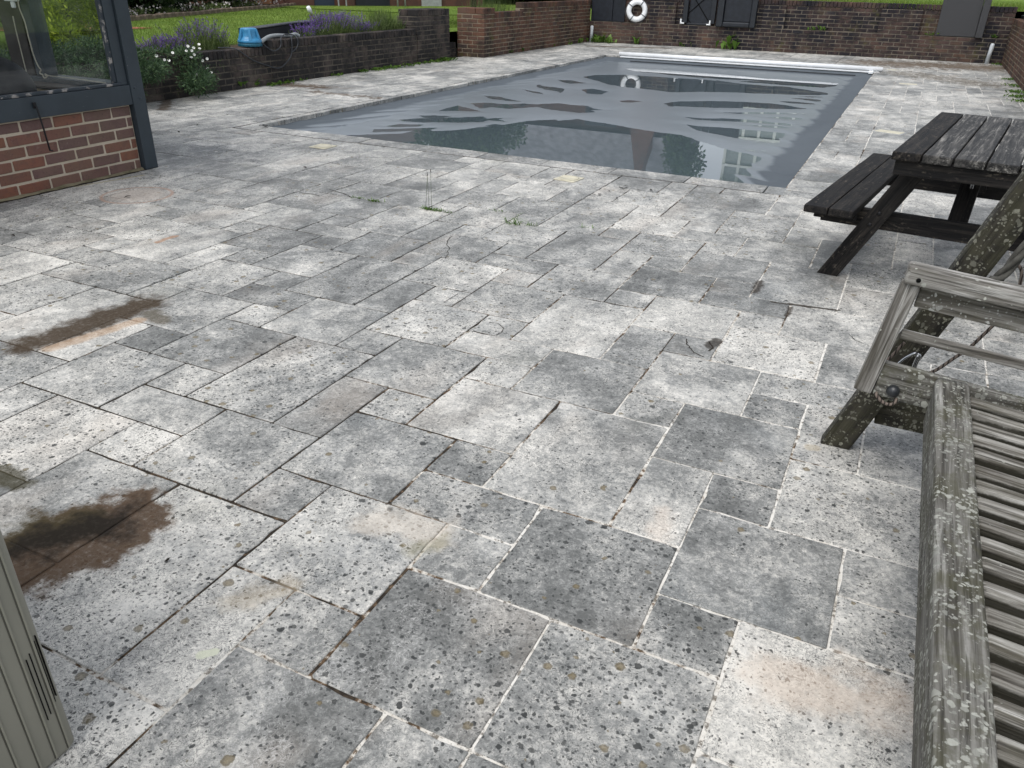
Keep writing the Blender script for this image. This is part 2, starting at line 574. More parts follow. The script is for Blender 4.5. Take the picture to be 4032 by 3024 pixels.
def make_brick_mat(name, ramp_stops, grime, grime_amt, scale=1.0, moss=0.0, speck=0.5, glo=0.42):
    t = NT(name)
    P = t.world()
    r = t.rnd()
    off = t.n('CombineXYZ', {0: t.math('MULTIPLY', r, 31.0), 1: t.math('MULTIPLY', r, 17.0), 2: t.math('MULTIPLY', r, 7.0)})
    Q = t.vmath('ADD', P, off)
    c = t.ramp(r, ramp_stops)
    n1 = t.noise(Q, 14.0 * scale, 4, 0.65, 0.5)
    c = t.mix(t.step(n1, 0.42, 0.75), c, t.mix(0.55, c, (0.10, 0.06, 0.06)))
    n2 = t.noise(Q, 60.0 * scale, 3, 0.6)
    c = t.mix(t.math('MULTIPLY', t.step(n2, 0.58, 0.72), speck), c, (0.035, 0.03, 0.035))
    n4 = t.noise(Q, 34.0 * scale, 3, 0.7)
    c = t.mix(t.math('MULTIPLY', t.step(n4, 0.6, 0.8), 0.28), c, (0.42, 0.36, 0.31))
    n3 = t.noise(P, 1.7 * scale, 5, 0.7)
    c = t.mix(t.math('MULTIPLY', t.step(n3, glo, glo + 0.22), grime_amt), c, grime)
    if moss:
        nm = t.noise(P, 2.6, 5, 0.65)
        c = t.mix(t.math('MULTIPLY', t.step(nm, 0.55, 0.75), moss), c, (0.10, 0.095, 0.025))
    return t.bsdf(c, 0.85, 0.25, 0, t.bump(t.math('ADD', n1, t.math('MULTIPLY', n2, 0.5)), 0.5, 0.006))


def make_mortar(name, col, dark, amt):
    t = NT(name)
    P = t.world()
    n1 = t.noise(P, 3.0, 5, 0.7)
    n2 = t.noise(P, 70.0, 3, 0.6)
    c = t.mix(t.math('MULTIPLY', t.step(n1, 0.4, 0.7), amt), col, dark)
    c = t.mix(t.math('MULTIPLY', t.step(n2, 0.5, 0.75), 0.35), c, tuple(x * 0.5 for x in col))
    return t.bsdf(c, 0.95, 0.15, 0, t.bump(n2, 0.5, 0.005))


def make_wood(name, base, dark, light, light_amt=0.4, lichen=0.0, moss=0.0, rough=0.75, spec=0.3, seed=0.0, fleck=0.0, flank_shade=0.0, lichcol=(0.42, 0.43, 0.38), lsize=((46.0, 0.011, 1.7), (95.0, 0.0055, 6.1), (24.0, 0.016, 11.3))):
    t = NT(name)
    p = t.objco()
    r = t.rnd()
    off = t.n('CombineXYZ', {0: t.math('ADD', t.math('MULTIPLY', r, 23.0), seed), 1: t.math('MULTIPLY', r, 11.0), 2: seed})
    q = t.vmath('ADD', p, off)
    g = t.n('Mapping', {'Vector': q, 'Scale': (2.2, 42.0, 42.0)})
    g2 = t.n('Mapping', {'Vector': q, 'Scale': (5.0, 130.0, 130.0)})
    n1 = t.noise(g, 1.0, 5, 0.65, 0.6)
    n2 = t.noise(g2, 1.0, 3, 0.6, 0.3)
    n3 = t.noise(q, 5.0, 4, 0.6)
    c = t.mix(t.step(n1, 0.35, 0.62), dark, base)
    c = t.mix(t.math('MULTIPLY', t.math('MULTIPLY', t.step(n1, 0.50, 0.70), t.step(n3, 0.35, 0.65)), light_amt), c, light)
    c = t.mix(t.math('MULTIPLY', t.step(n2, 0.53, 0.66), 0.7), c, tuple(x * 0.4 for x in dark))
    if fleck:
        nf = t.noise(t.n('Mapping', {'Vector': q, 'Scale': (22, 60, 60)}), 1.0, 4, 0.7)
        c = t.mix(t.math('MULTIPLY', t.math('MULTIPLY', t.step(nf, 0.56, 0.68), t.step(n3, 0.40, 0.6)), fleck), c, light)
    if moss:
        nm = t.noise(q, 10.0, 5, 0.75)
        c = t.mix(t.math('MULTIPLY', t.step(nm, 0.42, 0.62), moss), c, (0.062, 0.061, 0.030))
    if lichen:
        dq = t.n('TexNoise', {'Vector': q, 'Scale': 60.0, 'Detail': 3.0}, out=1)
        qd = t.vmath('ADD', q, t.n('VectorMath', {0: t.vmath('SUBTRACT', dq, (0.5, 0.5, 0.5)), 3: 0.016}, operation='SCALE'))
        nl = t.noise(q, 8.0, 4, 0.65)
        for sc_, rm, sd_ in lsize:
            v = t.n('TexVoronoi', {'Vector': t.vmath('ADD', qd, (sd_, sd_, sd_)), 'Scale': sc_}, out=None, feature='F1')
            rc = t.n('SeparateColor', {0: v.outputs['Color']}, out=None)
            d = t.math('DIVIDE', v.outputs['Distance'], sc_)
            rad = t.math('MULTIPLY', t.math('POWER', rc.outputs[1], 1.6), rm)
            m_ = t.math('MULTIPLY', t.step(d, t.math('ADD', rad, 0.001), t.math('SUBTRACT', rad, 0.001)),
                        t.math('GREATER_THAN', t.math('MULTIPLY', t.step(nl, 0.37, 0.58), lichen), rc.outputs[0]))
            lc = t.mix(rc.outputs[2], tuple(x * 0.6 for x in lichcol), tuple(min(1, x * 1.3) for x in lichcol))
            c = t.mix(t.math('MULTIPLY', m_, 0.85), c, lc)
    if flank_shade:                                      # shade of the gaps painted into the colour of the mossy slat flanks
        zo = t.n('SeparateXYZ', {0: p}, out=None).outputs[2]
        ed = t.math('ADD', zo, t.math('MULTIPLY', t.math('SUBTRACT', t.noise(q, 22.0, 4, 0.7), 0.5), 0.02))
        c = t.mix(t.math('MULTIPLY', t.step(ed, 0.020, 0.012), flank_shade), c, (0.028, 0.026, 0.017))
    h = t.math('ADD', n1, t.math('MULTIPLY', n2, 0.8))
    return t.bsdf(c, rough, spec, 0, t.bump(h, 0.7, 0.005))


def make_leaf(name, stops, rough=0.55, trans=0.35):
    t = NT(name)
    r = t.n('Attribute', out=None, attribute_name='rnd').outputs['Fac']
    c = t.ramp(r, stops)
    a = t.n('BsdfPrincipled', {'Base Color': c, 'Roughness': rough, 'Specular IOR Level': 0.35})
    b = t.n('BsdfTranslucent', {'Color': c})
    s = t.n('MixShader', {0: trans, 1: a, 2: b})
    t.t.links.new(s, t.out.inputs[0])
    return t.m


SLAB = make_slab_mat('weathered_limestone')
JOINT = make_joint_mat()
BRICK_RED = make_brick_mat('red_brick', [(0.0, (0.175, 0.082, 0.058)), (0.25, (0.215, 0.088, 0.058)), (0.5, (0.165, 0.098, 0.085)), (0.72, (0.14, 0.088, 0.080)), (0.86, (0.19, 0.088, 0.062)), (1.0, (0.115, 0.095, 0.095))],
                           (0.15, 0.12, 0.075), 0.30, speck=0.6)
BRICK_DARK = make_brick_mat('sooty_brick', [(0.0, (0.064, 0.056, 0.049)), (0.35, (0.080, 0.064, 0.052)), (0.6, (0.058, 0.053, 0.048)), (0.85, (0.11, 0.092, 0.075)), (1.0, (0.05, 0.046, 0.043))],
                            (0.014, 0.014, 0.015), 0.90, scale=1.3, speck=0.7, glo=0.36)
BRICK_FAR = make_brick_mat('mossy_brick', [(0.0, (0.105, 0.050, 0.032)), (0.35, (0.13, 0.065, 0.040)), (0.6, (0.085, 0.05, 0.037)), (0.85, (0.14, 0.075, 0.045)), (1.0, (0.075, 0.055, 0.047))],
                           (0.022, 0.019, 0.017), 0.8, moss=0.75, speck=0.5, glo=0.40)
BRICK_BACK = make_brick_mat('damp_brick', [(0.0, (0.072, 0.046, 0.036)), (0.35, (0.088, 0.054, 0.040)), (0.6, (0.060, 0.046, 0.040)), (0.85, (0.11, 0.066, 0.045)), (1.0, (0.050, 0.045, 0.043))],
                            (0.009, 0.010, 0.015), 0.94, scale=0.5, moss=0.65, speck=0.5, glo=0.38)
MORTAR_LIGHT = make_mortar('lime_mortar', (0.50, 0.43, 0.34), (0.34, 0.29, 0.20), 0.5)
MORTAR_DARK = make_mortar('dirty_mortar', (0.12, 0.105, 0.085), (0.025, 0.025, 0.022), 0.9)
MORTAR_BACK = make_mortar('damp_mortar', (0.15, 0.13, 0.105), (0.025, 0.024, 0.02), 0.9)
MORTAR_FAR = make_mortar('mossy_mortar', (0.25, 0.21, 0.155), (0.05, 0.045, 0.025), 0.8)
WOOD_BLACK = make_wood('black_stained_wood', (0.019, 0.017, 0.0155), (0.007, 0.007, 0.0075), (0.17, 0.145, 0.115), 0.16, rough=0.7, spec=0.16, fleck=0.5)
WOOD_WORN = make_wood('worn_tabletop_wood', (0.060, 0.057, 0.053), (0.013, 0.013, 0.013), (0.34, 0.325, 0.295), 0.8, rough=0.62, spec=0.22, seed=5.0, fleck=0.6)
WOOD_GREY = make_wood('silvered_wood', (0.25, 0.24, 0.22), (0.085, 0.077, 0.066), (0.60, 0.595, 0.57), 0.9, lichen=0.05, moss=0.12, seed=2.0)
WOOD_LICHEN = make_wood('lichen_wood', (0.185, 0.180, 0.162), (0.055, 0.051, 0.043), (0.46, 0.455, 0.435), 0.8, lichen=0.95, moss=0.55, seed=9.0, lichcol=(0.31, 0.315, 0.28), lsize=((70.0, 0.0085, 1.7), (120.0, 0.0045, 6.1), (42.0, 0.011, 11.3)))
WOOD_LICHEN2 = make_wood('lichen_grey_wood', (0.21, 0.20, 0.178), (0.08, 0.073, 0.06), (0.45, 0.44, 0.415), 0.75, lichen=0.85, moss=0.25, seed=4.0, lichcol=(0.38, 0.385, 0.36))
WOOD_SLAT = make_wood('slat_wood', (0.31, 0.30, 0.27), (0.075, 0.067, 0.055), (0.68, 0.67, 0.64), 0.95, lichen=0.06, moss=0.25, seed=14.0, flank_shade=0.92)
WOOD_LEG = make_wood('lichen_black_wood', (0.040, 0.036, 0.028), (0.012, 0.011, 0.009), (0.11, 0.10, 0.085), 0.3, lichen=0.9, moss=0.35, seed=21.0, lichcol=(0.19, 0.188, 0.15), lsize=((38.0, 0.013, 1.7), (70.0, 0.008, 6.1), (110.0, 0.005, 2.2)))


def make_paint():
    t = NT('slate_blue_paint')
    p = t.world()
    n1 = t.noise(p, 5.0, 4, 0.6)
    c = t.mix(t.step(n1, 0.3, 0.7), (0.027, 0.037, 0.046), (0.034, 0.046, 0.057))
    n2 = t.noise(t.n('Mapping', {'Vector': p, 'Scale': (60, 14, 60)}), 1.0, 4, 0.7)
    c = t.mix(t.math('MULTIPLY', t.step(n2, 0.68, 0.74), 0.7), c, (0.20, 0.20, 0.20))
    return t.bsdf(c, 0.5, 0.4, 0, t.bump(t.noise(p, 120, 3), 0.15, 0.002))


PAINT = make_paint()


def make_worn_paint():
    t = NT('flaking_paint')
    p = t.world()
    n2 = t.noise(t.n('Mapping', {'Vector': p, 'Scale': (40, 10, 10)}), 1.0, 5, 0.7)
    c = t.mix(t.step(n2, 0.53, 0.62), (0.026, 0.035, 0.045), (0.30, 0.28, 0.26))
    return t.bsdf(c, 0.6, 0.4, 0, t.bump(n2, 0.5, 0.004))


PAINT_WORN = make_worn_paint()


def make_glass():
    t = NT('window_glass')
    bf = t.n('NewGeometry', out=None).outputs['Backfacing']
    lw = t.n('Fresnel', {'IOR': t.n('MapRange', {'Value': bf, 'To Min': 1.5, 'To Max': 0.6667})})
    a = t.n('BsdfTransparent', {'Color': (0.965, 0.98, 0.975, 1)})
    b = t.n('BsdfGlossy', {'Color': (1, 1, 1, 1), 'Roughness': 0.0})
    s = t.n('MixShader', {0: t.math('MULTIPLY', lw, 0.6), 1: a, 2: b})
    d = t.n('BsdfDiffuse', {'Color': (0.6, 0.62, 0.6, 1)})
    dirt = t.math('MULTIPLY', t.step(t.noise(t.world(), 6.0, 5, 0.7), 0.35, 0.8), 0.03)
    s2 = t.n('MixShader', {0: dirt, 1: s, 2: d})
    t.t.links.new(s2, t.out.inputs[0])
    return t.m


GLASS = make_glass()


def make_water():
    t = NT('rain_water')
    fr = t.n('Fresnel', {'IOR': 1.333})
    a = t.n('BsdfTransparent', {'Color': (0.80, 0.86, 0.88, 1)})
    b = t.n('BsdfGlossy', {'Color': (1, 1, 1, 1), 'Roughness': 0.0})
    s = t.n('MixShader', {0: fr, 1: a, 2: b})
    t.t.links.new(s, t.out.inputs[0])
    return t.m


WATER = make_water()


def make_cover():
    t = NT('grey_vinyl')
    p = t.world()
    n1 = t.noise(t.n('Mapping', {'Vector': p, 'Scale': (1.2, 0.6, 1)}), 1.0, 5, 0.6, 0.5)
    n2 = t.noise(p, 24.0, 4, 0.65)
    z = t.n('SeparateXYZ', {0: p}, out=None).outputs[2]
    zn = t.math('ADD', z, t.math('MULTIPLY', t.math('SUBTRACT', t.noise(p, 3.0, 4, 0.6), 0.5), 0.012))
    wet = t.step(zn, -0.074, -0.086)                       # film of rain where the sheet lies low
    c = t.mix(t.step(n1, 0.3, 0.7), (0.072, 0.086, 0.099), (0.090, 0.106, 0.120))
    c = t.mix(t.math('MULTIPLY', t.step(zn, -0.072, -0.090), t.math('ADD', 0.6, t.math('MULTIPLY', n2, 0.6)), True), c, (0.140, 0.163, 0.180))   # dried silt on the low part
    c = t.mix(t.math('MULTIPLY', t.step(n2, 0.55, 0.8), 0.2), c, (0.13, 0.14, 0.145))
    rough = t.n('MapRange', {'Value': wet, 'To Min': 0.62, 'To Max': 0.27})
    rough = t.math('ADD', rough, t.math('MULTIPLY', n1, 0.08))
    spec = t.n('MapRange', {'Value': wet, 'To Min': 0.22, 'To Max': 0.62})
    return t.bsdf(c, rough, spec, 0, t.bump(t.noise(p, 9.0, 4, 0.6), 0.08, 0.01))


COVER = make_cover()


def make_lawn():
    t = NT('lawn_green')
    p = t.world()
    n1 = t.noise(p, 0.8, 5, 0.65)
    n2 = t.noise(p, 26.0, 4, 0.7)
    c = t.mix(t.step(n1, 0.35, 0.68), (0.090, 0.155, 0.022), (0.155, 0.23, 0.038))
    c = t.mix(t.math('MULTIPLY', t.step(n2, 0.45, 0.75), 0.45), c, (0.17, 0.21, 0.06))
    return t.bsdf(c, 0.9, 0.15, 0, t.bump(n2, 0.9, 0.03))


LAWN = make_lawn()
SOIL = simple('garden_soil', (0.055, 0.04, 0.028), 0.95, 0.1, var=0.4, scale=9, bump=0.6)
IRON = simple('dark_iron', (0.02, 0.02, 0.022), 0.5, 0.5, 0.6, bump=0.2)
WHITE = simple('white_plastic', (0.78, 0.80, 0.81), 0.35, 0.5, var=0.05)
PIPE_GREY = simple('grey_plastic', (0.33, 0.35, 0.36), 0.45, 0.5, var=0.2)
CREAM = simple('aged_cream_plastic', (0.52, 0.49, 0.38), 0.55, 0.4, var=0.12, scale=25)
BEIGE = simple('beige_plastic', (0.27, 0.262, 0.215), 0.55, 0.35, var=0.04, scale=3, bump=0.05)
BEIGE_DARK = simple('beige_groove', (0.10, 0.096, 0.078), 0.7, 0.2, var=0.1)
BLACK_PL = simple('black_plastic', (0.012, 0.015, 0.02), 0.45, 0.45, var=0.2, bump=0.1)
PUMP_BLUE = simple('pump_blue', (0.035, 0.21, 0.40), 0.4, 0.5, var=0.12, scale=12)
PUMP_DARK = simple('pump_teal', (0.01, 0.09, 0.14), 0.5, 0.4, var=0.1)
BLACK = simple('slot_black', (0.006, 0.006, 0.006), 0.9, 0.1)
STEEL = simple('bright_steel', (0.55, 0.56, 0.58), 0.25, 0.5, 1.0)
ROPE = simple('grey_rope', (0.075, 0.073, 0.065), 0.9, 0.1, var=0.3, scale=40, bump=0.5)
CRACK = simple('crack_dirt', (0.035, 0.03, 0.026), 0.95, 0.1, var=0.4, scale=60)

# ==================================================================== TERRACE
# surveyed slabs on the module grid: (i0, j0, i1, j1)
SURVEY = """-3,6,-1,8 -4,6,-3,7 -6,5,-4,7 -5,4,-4,5 -4,4,-2,6 -6,3,-5,5 -5,2,-3,4 -3,2,-2,4 -2,4,0,6 -1,6,0,7 0,5,2,7 -1,7,1,9 1,8,3,9
1,7,3,8 -2,8,-1,10 -1,9,0,10 0,9,2,11 -4,8,-2,11 -5,8,-4,9 -5,7,-3,8 -7,7,-5,9 -7,6,-6,7 -9,6,-7,8 -8,8,-7,10 -7,9,-6,10 -6,9,-4,11
-8,10,-6,12 -6,11,-5,12 -5,11,-3,13 -3,11,-2,12 -2,10,0,12 0,11,1,13 1,11,3,13 -1,12,0,13 -1,13,1,14 -3,12,-1,14 -3,14,-2,15 -2,14,0,16
-4,13,-3,15 -6,13,-4,16 -4,15,-2,17 -5,16,-4,17 -2,16,-1,17 -3,17,-1,18 -3,18,-2,19 -2,18,0,21 -1,16,1,18 0,14,2,16 -9,12,-7,14 -9,14,-8,15
-8,14,-6,16 -7,13,-6,14 -7,12,-5,13 -9,11,-8,12 -10,8,-8,11 -11,7,-9,8 -11,8,-10,9 -13,7,-11,9 -13,9,-12,10 -12,9,-10,11 -11,11,-9,13
-10,13,-9,15 -12,13,-10,16 -12,11,-11,12 -13,12,-11,13 -14,10,-12,12 -15,11,-14,12 -16,8,-14,11 -14,8,-13,10 -18,9,-16,11 -18,11,-17,12
-17,11,-15,13 -15,12,-13,14 -15,6,-13,8 -13,5,-12,7 -12,5,-10,7 -10,6,-9,7 -10,4,-8,6 -8,3,-6,6 -7,1,-5,3
-21,12,-19,14 -19,13,-18,14 -19,12,-17,13 -18,13,-16,16 -20,14,-18,16 -21,14,-20,15 -22,15,-20,17 -22,13,-21,15 -24,13,-22,16 -23,11,-21,13
-20,10,-18,12 -22,9,-20,11 -23,16,-22,17 -25,16,-23,18 -23,17,-21,19 -21,18,-20,19 -20,16,-19,17 -19,16,-17,18 -21,17,-19,18 -17,16,-16,17
-17,17,-15,19 -16,15,-14,17 -16,13,-15,15 -15,14,-14,15 -13,13,-12,14 -14,14,-12,16 -14,16,-13,17 -15,17,-13,18 -15,18,-14,19 -13,16,-11,18
-11,17,-9,19 -11,16,-10,17 -10,15,-8,17 -8,16,-7,17 -9,17,-7,18 -9,18,-8,19 -12,18,-11,20 -12,20,-10,21 -11,19,-10,20 -10,19,-8,21 -14,18,-12,21
-20,18,-18,21 -18,18,-17,19 -18,19,-16,21 -16,19,-14,21 -15,21,-13,23 -13,21,-12,22 -13,22,-11,24 -12,21,-10,22 -10,21,-9,22 -11,22,-9,24
-9,21,-7,23 -7,21,-6,22 -6,20,-4,22 -7,22,-5,24 -7,24,-6,25 -9,23,-7,25 -8,25,-6,27 -9,25,-8,27 -6,24,-4,26 -5,23,-4,24 -5,22,-3,23 -4,21,-3,22
-4,23,-2,26 -6,26,-3,28 -7,27,-6,28 -6,28,-5,29 -5,28,-3,29 -3,21,-1,23 -2,23,-1,24 -2,24,0,25 -1,21,0,22 -1,22,1,24 -4,19,-2,21 -5,19,-4,20
-5,17,-3,19 -6,18,-5,20 -8,18,-6,21 -7,16,-5,18 -17,21,-15,22 -17,22,-15,23 -20,25,-18,27 -18,26,-15,28 -14,23,-13,25 -15,25,-13,27 -15,27,-14,29
-13,24,-12,26 -12,24,-10,26 -14,27,-12,29 -18,23,-16,26 -20,22,-18,25 -20,21,-18,22"""
survey = [tuple(map(int, s.split(','))) for s in SURVEY.split()]
PX0, PX1, PY0, PY1 = -6.50, -2.9 * M, 30.35 * M, 18.36      # pool opening
occ = {}
slabs = []


def inside_terrace(i, j):
    if i < -39 or i > 8 or j < -3 or j > 98: return False
    if j < 20.9 and i < -25.3 + 0.3: return False             # pool house
    if i < -25 and j < 20: return False
    if -29 <= i < -3 and 29 <= j < 81: return False            # pool and coping
    if i > 7: return False
    return True


for s in survey:
    cells = [(i, j) for i in range(s[0], s[2]) for j in range(s[1], s[3])]
    if any(c in occ for c in cells):
        continue
    for c in cells:
        occ[c] = 1
    slabs.append(s)
SIZES = [(2, 2)] * 5 + [(2, 3)] * 2 + [(3, 2)] * 2 + [(1, 2)] * 2 + [(2, 1)] * 3
for j in range(-3, 98):
    for i in range(-39, 8):
        if (i, j) in occ or not inside_terrace(i, j):
            continue
        opts = SIZES[:]
        random.shuffle(opts)
        opts += [(1, 1)]
        for (a, b) in opts:
            cells = [(i + u, j + v) for u in range(a) for v in range(b)]
            if all((c not in occ) and inside_terrace(*c) for c in cells):
                for c in cells:
                    occ[c] = 1
                slabs.append((i, j, i + a, j + b))
                break


def slab_data(w, h, seed, depth=0.035):
    rr = random.Random(seed)
    hw, hh = w / 2, h / 2
    per = []
    ch = rr.uniform(0.003, 0.008)
    corners = [(-hw, -hh), (hw, -hh), (hw, hh), (-hw, hh)]
    for k in range(4):
        a, b = corners[k], corners[(k + 1) % 4]
        L = math.hypot(b[0] - a[0], b[1] - a[1])
        n = max(3, int(L / 0.05))
        dx, dy = (b[0] - a[0]) / L, (b[1] - a[1]) / L
        nx, ny = -dy, dx
        c0 = ch * rr.uniform(0.6, 1.6)
        for q in range(n):
            tt = c0 + (L - 2 * c0) * q / (n - 1)
            jn = rr.uniform(0, 0.0022) + (rr.uniform(0.002, 0.007) if rr.random() < 0.10 else 0)
            per.append((a[0] + dx * tt + nx * jn, a[1] + dy * tt + ny * jn))
    n = len(per)
    sx, sy = (hw - 0.0025) / hw, (hh - 0.0025) / hh
    verts = [(x * sx, y * sy, 0.0) for x, y in per] + [(x, y, -0.0024) for x, y in per] + [(x, y, -depth) for x, y in per]
    faces = [tuple(range(n))]
    for q in range(n):
        p = (q + 1) % n
        faces.append((q, q + n, p + n, p))
        faces.append((q + n, q + 2 * n, p + 2 * n, p + n))
    return verts, faces


terrace = thing('terrace', 'weathered grey limestone terrace round the pool', None)
terrace['kind'] = 'structure'
del terrace['label']
ranked = []
for k, s in enumerate(slabs):
    cx, cy = (s[0] + s[2]) / 2 * M, (s[1] + s[3]) / 2 * M
    w, h = (s[2] - s[0]) * M, (s[3] - s[1]) * M
    dist = np.linalg.norm(np.array([cx, cy, 0]) - CAM)
    best = -1
    for ax in (0.1, 0.5, 0.9):
        for ay in (0.1, 0.5, 0.9):
            best = max(best, proj_size((s[0] * M + w * ax, s[1] * M + h * ay, 0), 1.0))
    area = -1 if best < 0 else best * best * best * w * h
    ranked.append((area, k))
ranked.sort(reverse=True)
single = {k for a, k in ranked[:300]}
mesh_cache = {}
restv, restf, resta = [], [], []
SUNK = {(-7, 9): -0.0012, (-17, 11): 0.002, (-7, 13): -0.001}
TONE = {(-2, 8): .95, (-9, 12): .86, (-6, 5): .66, (-7, 22): .82, (-2, 10): .30, (-1, 9): .20, (-5, 11): .30, (-1, 6): .28, (-1, 7): .26, (-3, 6): .36, (-4, 4): .38,
        (-5, 2): .33, (-2, 4): .40, (-18, 11): .34, (-19, 13): .28, (-13, 9): .26, (-13, 16): .26, (-10, 13): .36, (-2, 18): .34, (-4, 19): .34, (-2, 14): .68,
        (-3, 12): .70, (-6, 9): .68, (-10, 15): .74, (-1, 13): .68, (0, 11): .74, (0, 5): .72, (1, 7): .60, (-9, 14): .68, (-21, 12): .72, (-20, 10): .84, (-14, 8): .78,
        (-9, 6): .55, (-12, 9): .40, (-10, 8): .42, (-5, 8): .44, (-4, 8): .50, (-8, 3): .52, (-5, 4): .64, (-6, 3): .52, (-7, 1): .72, (1, 8): .44, (0, 9): .48,
        (-8, 10): .46, (-4, 15): .54, (-7, 16): .52, (-6, 13): .64, (-5, 17): .36, (-6, 20): .34, (-3, 21): .36, (-3, 18): .26, (-3, 17): .42, (-7, 13): .40, (-3, 14): .28, (-3, 11): .40,
        (-7, 9): .70, (-8, 14): .62, (-16, 8): .58, (-18, 9): .64, (-17, 11): .50, (-15, 12): .60, (-12, 5): .54, (-13, 7): .62, (-10, 4): .56, (-11, 19): .36, (-18, 26): .28}
for k, s in enumerate(slabs):
    gap = random.uniform(0.0034, 0.0068)
    cx, cy = (s[0] + s[2]) / 2 * M + random.uniform(-0.0012, 0.0012), (s[1] + s[3]) / 2 * M + random.uniform(-0.0012, 0.0012)
    nw, nh = s[2] - s[0], s[3] - s[1]
    zt = random.uniform(-0.0006, 0.0016) + SUNK.get((s[0], s[1]), 0.0)
    tilt = Matrix.Rotation(random.uniform(-0.002, 0.002), 4, 'X') @ Matrix.Rotation(random.uniform(-0.002, 0.002), 4, 'Y')
    mw = Matrix.Translation((cx, cy, zt)) @ tilt
    if k in single:
        key = (nw, nh, k % 4)
        if key not in mesh_cache:
            v, f = slab_data(nw * M - gap, nh * M - gap, hash(key) & 0xffff)
            mesh_cache[key] = mesh('slab', v, f)
            mesh_cache[key].materials.append(SLAB)
        tn = 0.5 + 0.6 * (TONE.get((s[0], s[1]), 0.5) - 0.5)
        obj('slab', mesh_cache[key], SLAB, terrace, mw).color = (tn, tn, tn, 1)
    else:
        v, f = slab_data(nw * M - gap, nh * M - gap, k)
        b = len(restv)
        restv += [mw @ Vector(a) for a in v]
        restf += [tuple(q + b for q in ff) for ff in f]
        resta += [random.random()] * len(f)
o_ = obj('slab', mesh('slab_mass', restv, restf, attr=resta), SLAB, terrace)
o_['kind'] = 'stuff'
o_.color = (0.54, 0.54, 0.54, 1)
# bed with mortar and dirt that shows in the joints (four sheets round the pool opening)
X0, X1, Y0, Y1 = -39.5 * M, 8.3 * M, -3.2 * M, 98.5 * M
zb = -0.0032
bv, bf = [], []
for (a, b, c, d) in ((X0, Y0, X1, 29.05 * M), (X0, 29.05 * M, -28.95 * M, 81.1 * M), (-3.02 * M, 29.05 * M, X1, 81.1 * M), (X0, 81.1 * M, X1, Y1)):
    n = len(bv)
    bv += [(a, b, zb), (c, b, zb), (c, d, zb), (a, d, zb)]
    bf.append((n, n + 1, n + 2, n + 3))
obj('joint_bed', mesh('joint_bed', bv, bf), JOINT, terrace)


# cracks filled with dirt (px polylines on the ground plane)
def crack(pxs, width):
    pts = [bp(a, b, z=0.0015) for a, b in pxs]
    fine = []
    for a, b in zip(pts[:-1], pts[1:]):
        n = max(2, int(np.linalg.norm(b - a) / 0.012))
        for q in range(n):
            p = a + (b - a) * q / n
            fine.append(p[:2] + rng.normal(0, 0.0016, 2))
    fine.append(pts[-1][:2])
    vs, fs = [], []
    for q, p in enumerate(fine):
        d = fine[min(q + 1, len(fine) - 1)] - fine[max(q - 1, 0)]
        d = d / (np.linalg.norm(d) + 1e-9)
        nrm_ = np.array([-d[1], d[0]])
        w_ = width * rng.uniform(0.45, 1.1) * 0.5
        vs += [(*(p + nrm_ * w_), 0.0024), (*(p - nrm_ * w_), 0.0024)]
        if q:
            b = 2 * q
            fs.append((b - 2, b, b + 1, b - 1))
    obj('crack', mesh('crack', vs, fs), CRACK, terrace)


z3_ = lambda a, b: (1000 + a * .5425, 1100 + b * .5425)
z4_ = lambda a, b: (2200 + a * .5425, 1100 + b * .5425)
T2_ = lambda a, b: (700 + a * .36166, 700 + b * .36166)
T3_ = lambda a, b: (1400 + a * .36166, 750 + b * .36166)
crack([z3_(1590, 372), z3_(1660, 395), z3_(1740, 410), z3_(1800, 385), z3_(1810, 355), z3_(1775, 320), z3_(1710, 310)], 0.005)
crack([z4_(925, 430), z4_(930, 470), z4_(980, 530), z4_(1055, 565)], 0.008)
crack([z4_(1090, 450), z4_(1120, 500), z4_(1090, 520)], 0.012)
crack([T3_(970, 740), T3_(1010, 690), T3_(1000, 660), T3_(1030, 630), T3_(990, 590), T3_(1010, 530), T3_(1050, 500)], 0.005)
crack([T2_(1650, 125), T2_(1720, 150), T2_(1800, 170), T2_(1870, 200), T2_(1890, 220)], 0.011)
crack([T2_(1320, 165), T2_(1440, 175), T2_(1540, 195)], 0.010)
crack([z3_(1380, 165), z3_(1420, 140), z3_(1480, 105)], 0.004)
crack([z4_(2110, 400), z4_(2150, 440), z4_(2200, 460)], 0.004)

# ---- coping round the pool
coping = thing('pool_coping', 'x', None)
del coping['label']
coping['kind'] = 'structure'
cuts = [-28.85, -27.6, -24.6, -21.6, -18.6, -15.5, -12.6, -9.6, -6.6, -3.65]
for a, b in zip(cuts[:-1], cuts[1:]):
    g = 0.006
    v, f = slab_data((b - a) * M - g, 1.22 * M, int(a * 100), 0.05)
    _c = obj('coping_stone', mesh('coping_stone', v, f), SLAB, coping,
        Matrix.Translation(((a + b) / 2 * M, (29.03 + 0.61) * M + 0.006, random.uniform(-0.004, 0.003))) @ Matrix.Rotation(random.uniform(-0.008, 0.008), 4, 'X'))
v, f = slab_data(0.70 * M, 1.22 * M, 5, 0.05)
_c = obj('coping_stone', mesh('coping_stone', v, f), SLAB, coping, Matrix.Translation((-3.27 * M, 29.64 * M, 0)))
y = 30.3
k = 0
while y < 81:
    L = random.choice((1.0, 1.5, 2.0, 2.0))
    v, f = slab_data(0.50 * M, L * M - 0.006, int(y * 91), 0.05)
    _c = obj('coping_stone', mesh('coping_stone', v, f), SLAB, coping,
        Matrix.Translation(((-28.97 + 0.26) * M, (y + L / 2) * M, random.uniform(-0.003, 0.002))))
    y += L
for _c in coping.children:
    _tv = random.uniform(.36, .56)
    _c.color = (_tv, _tv, _tv, 1)
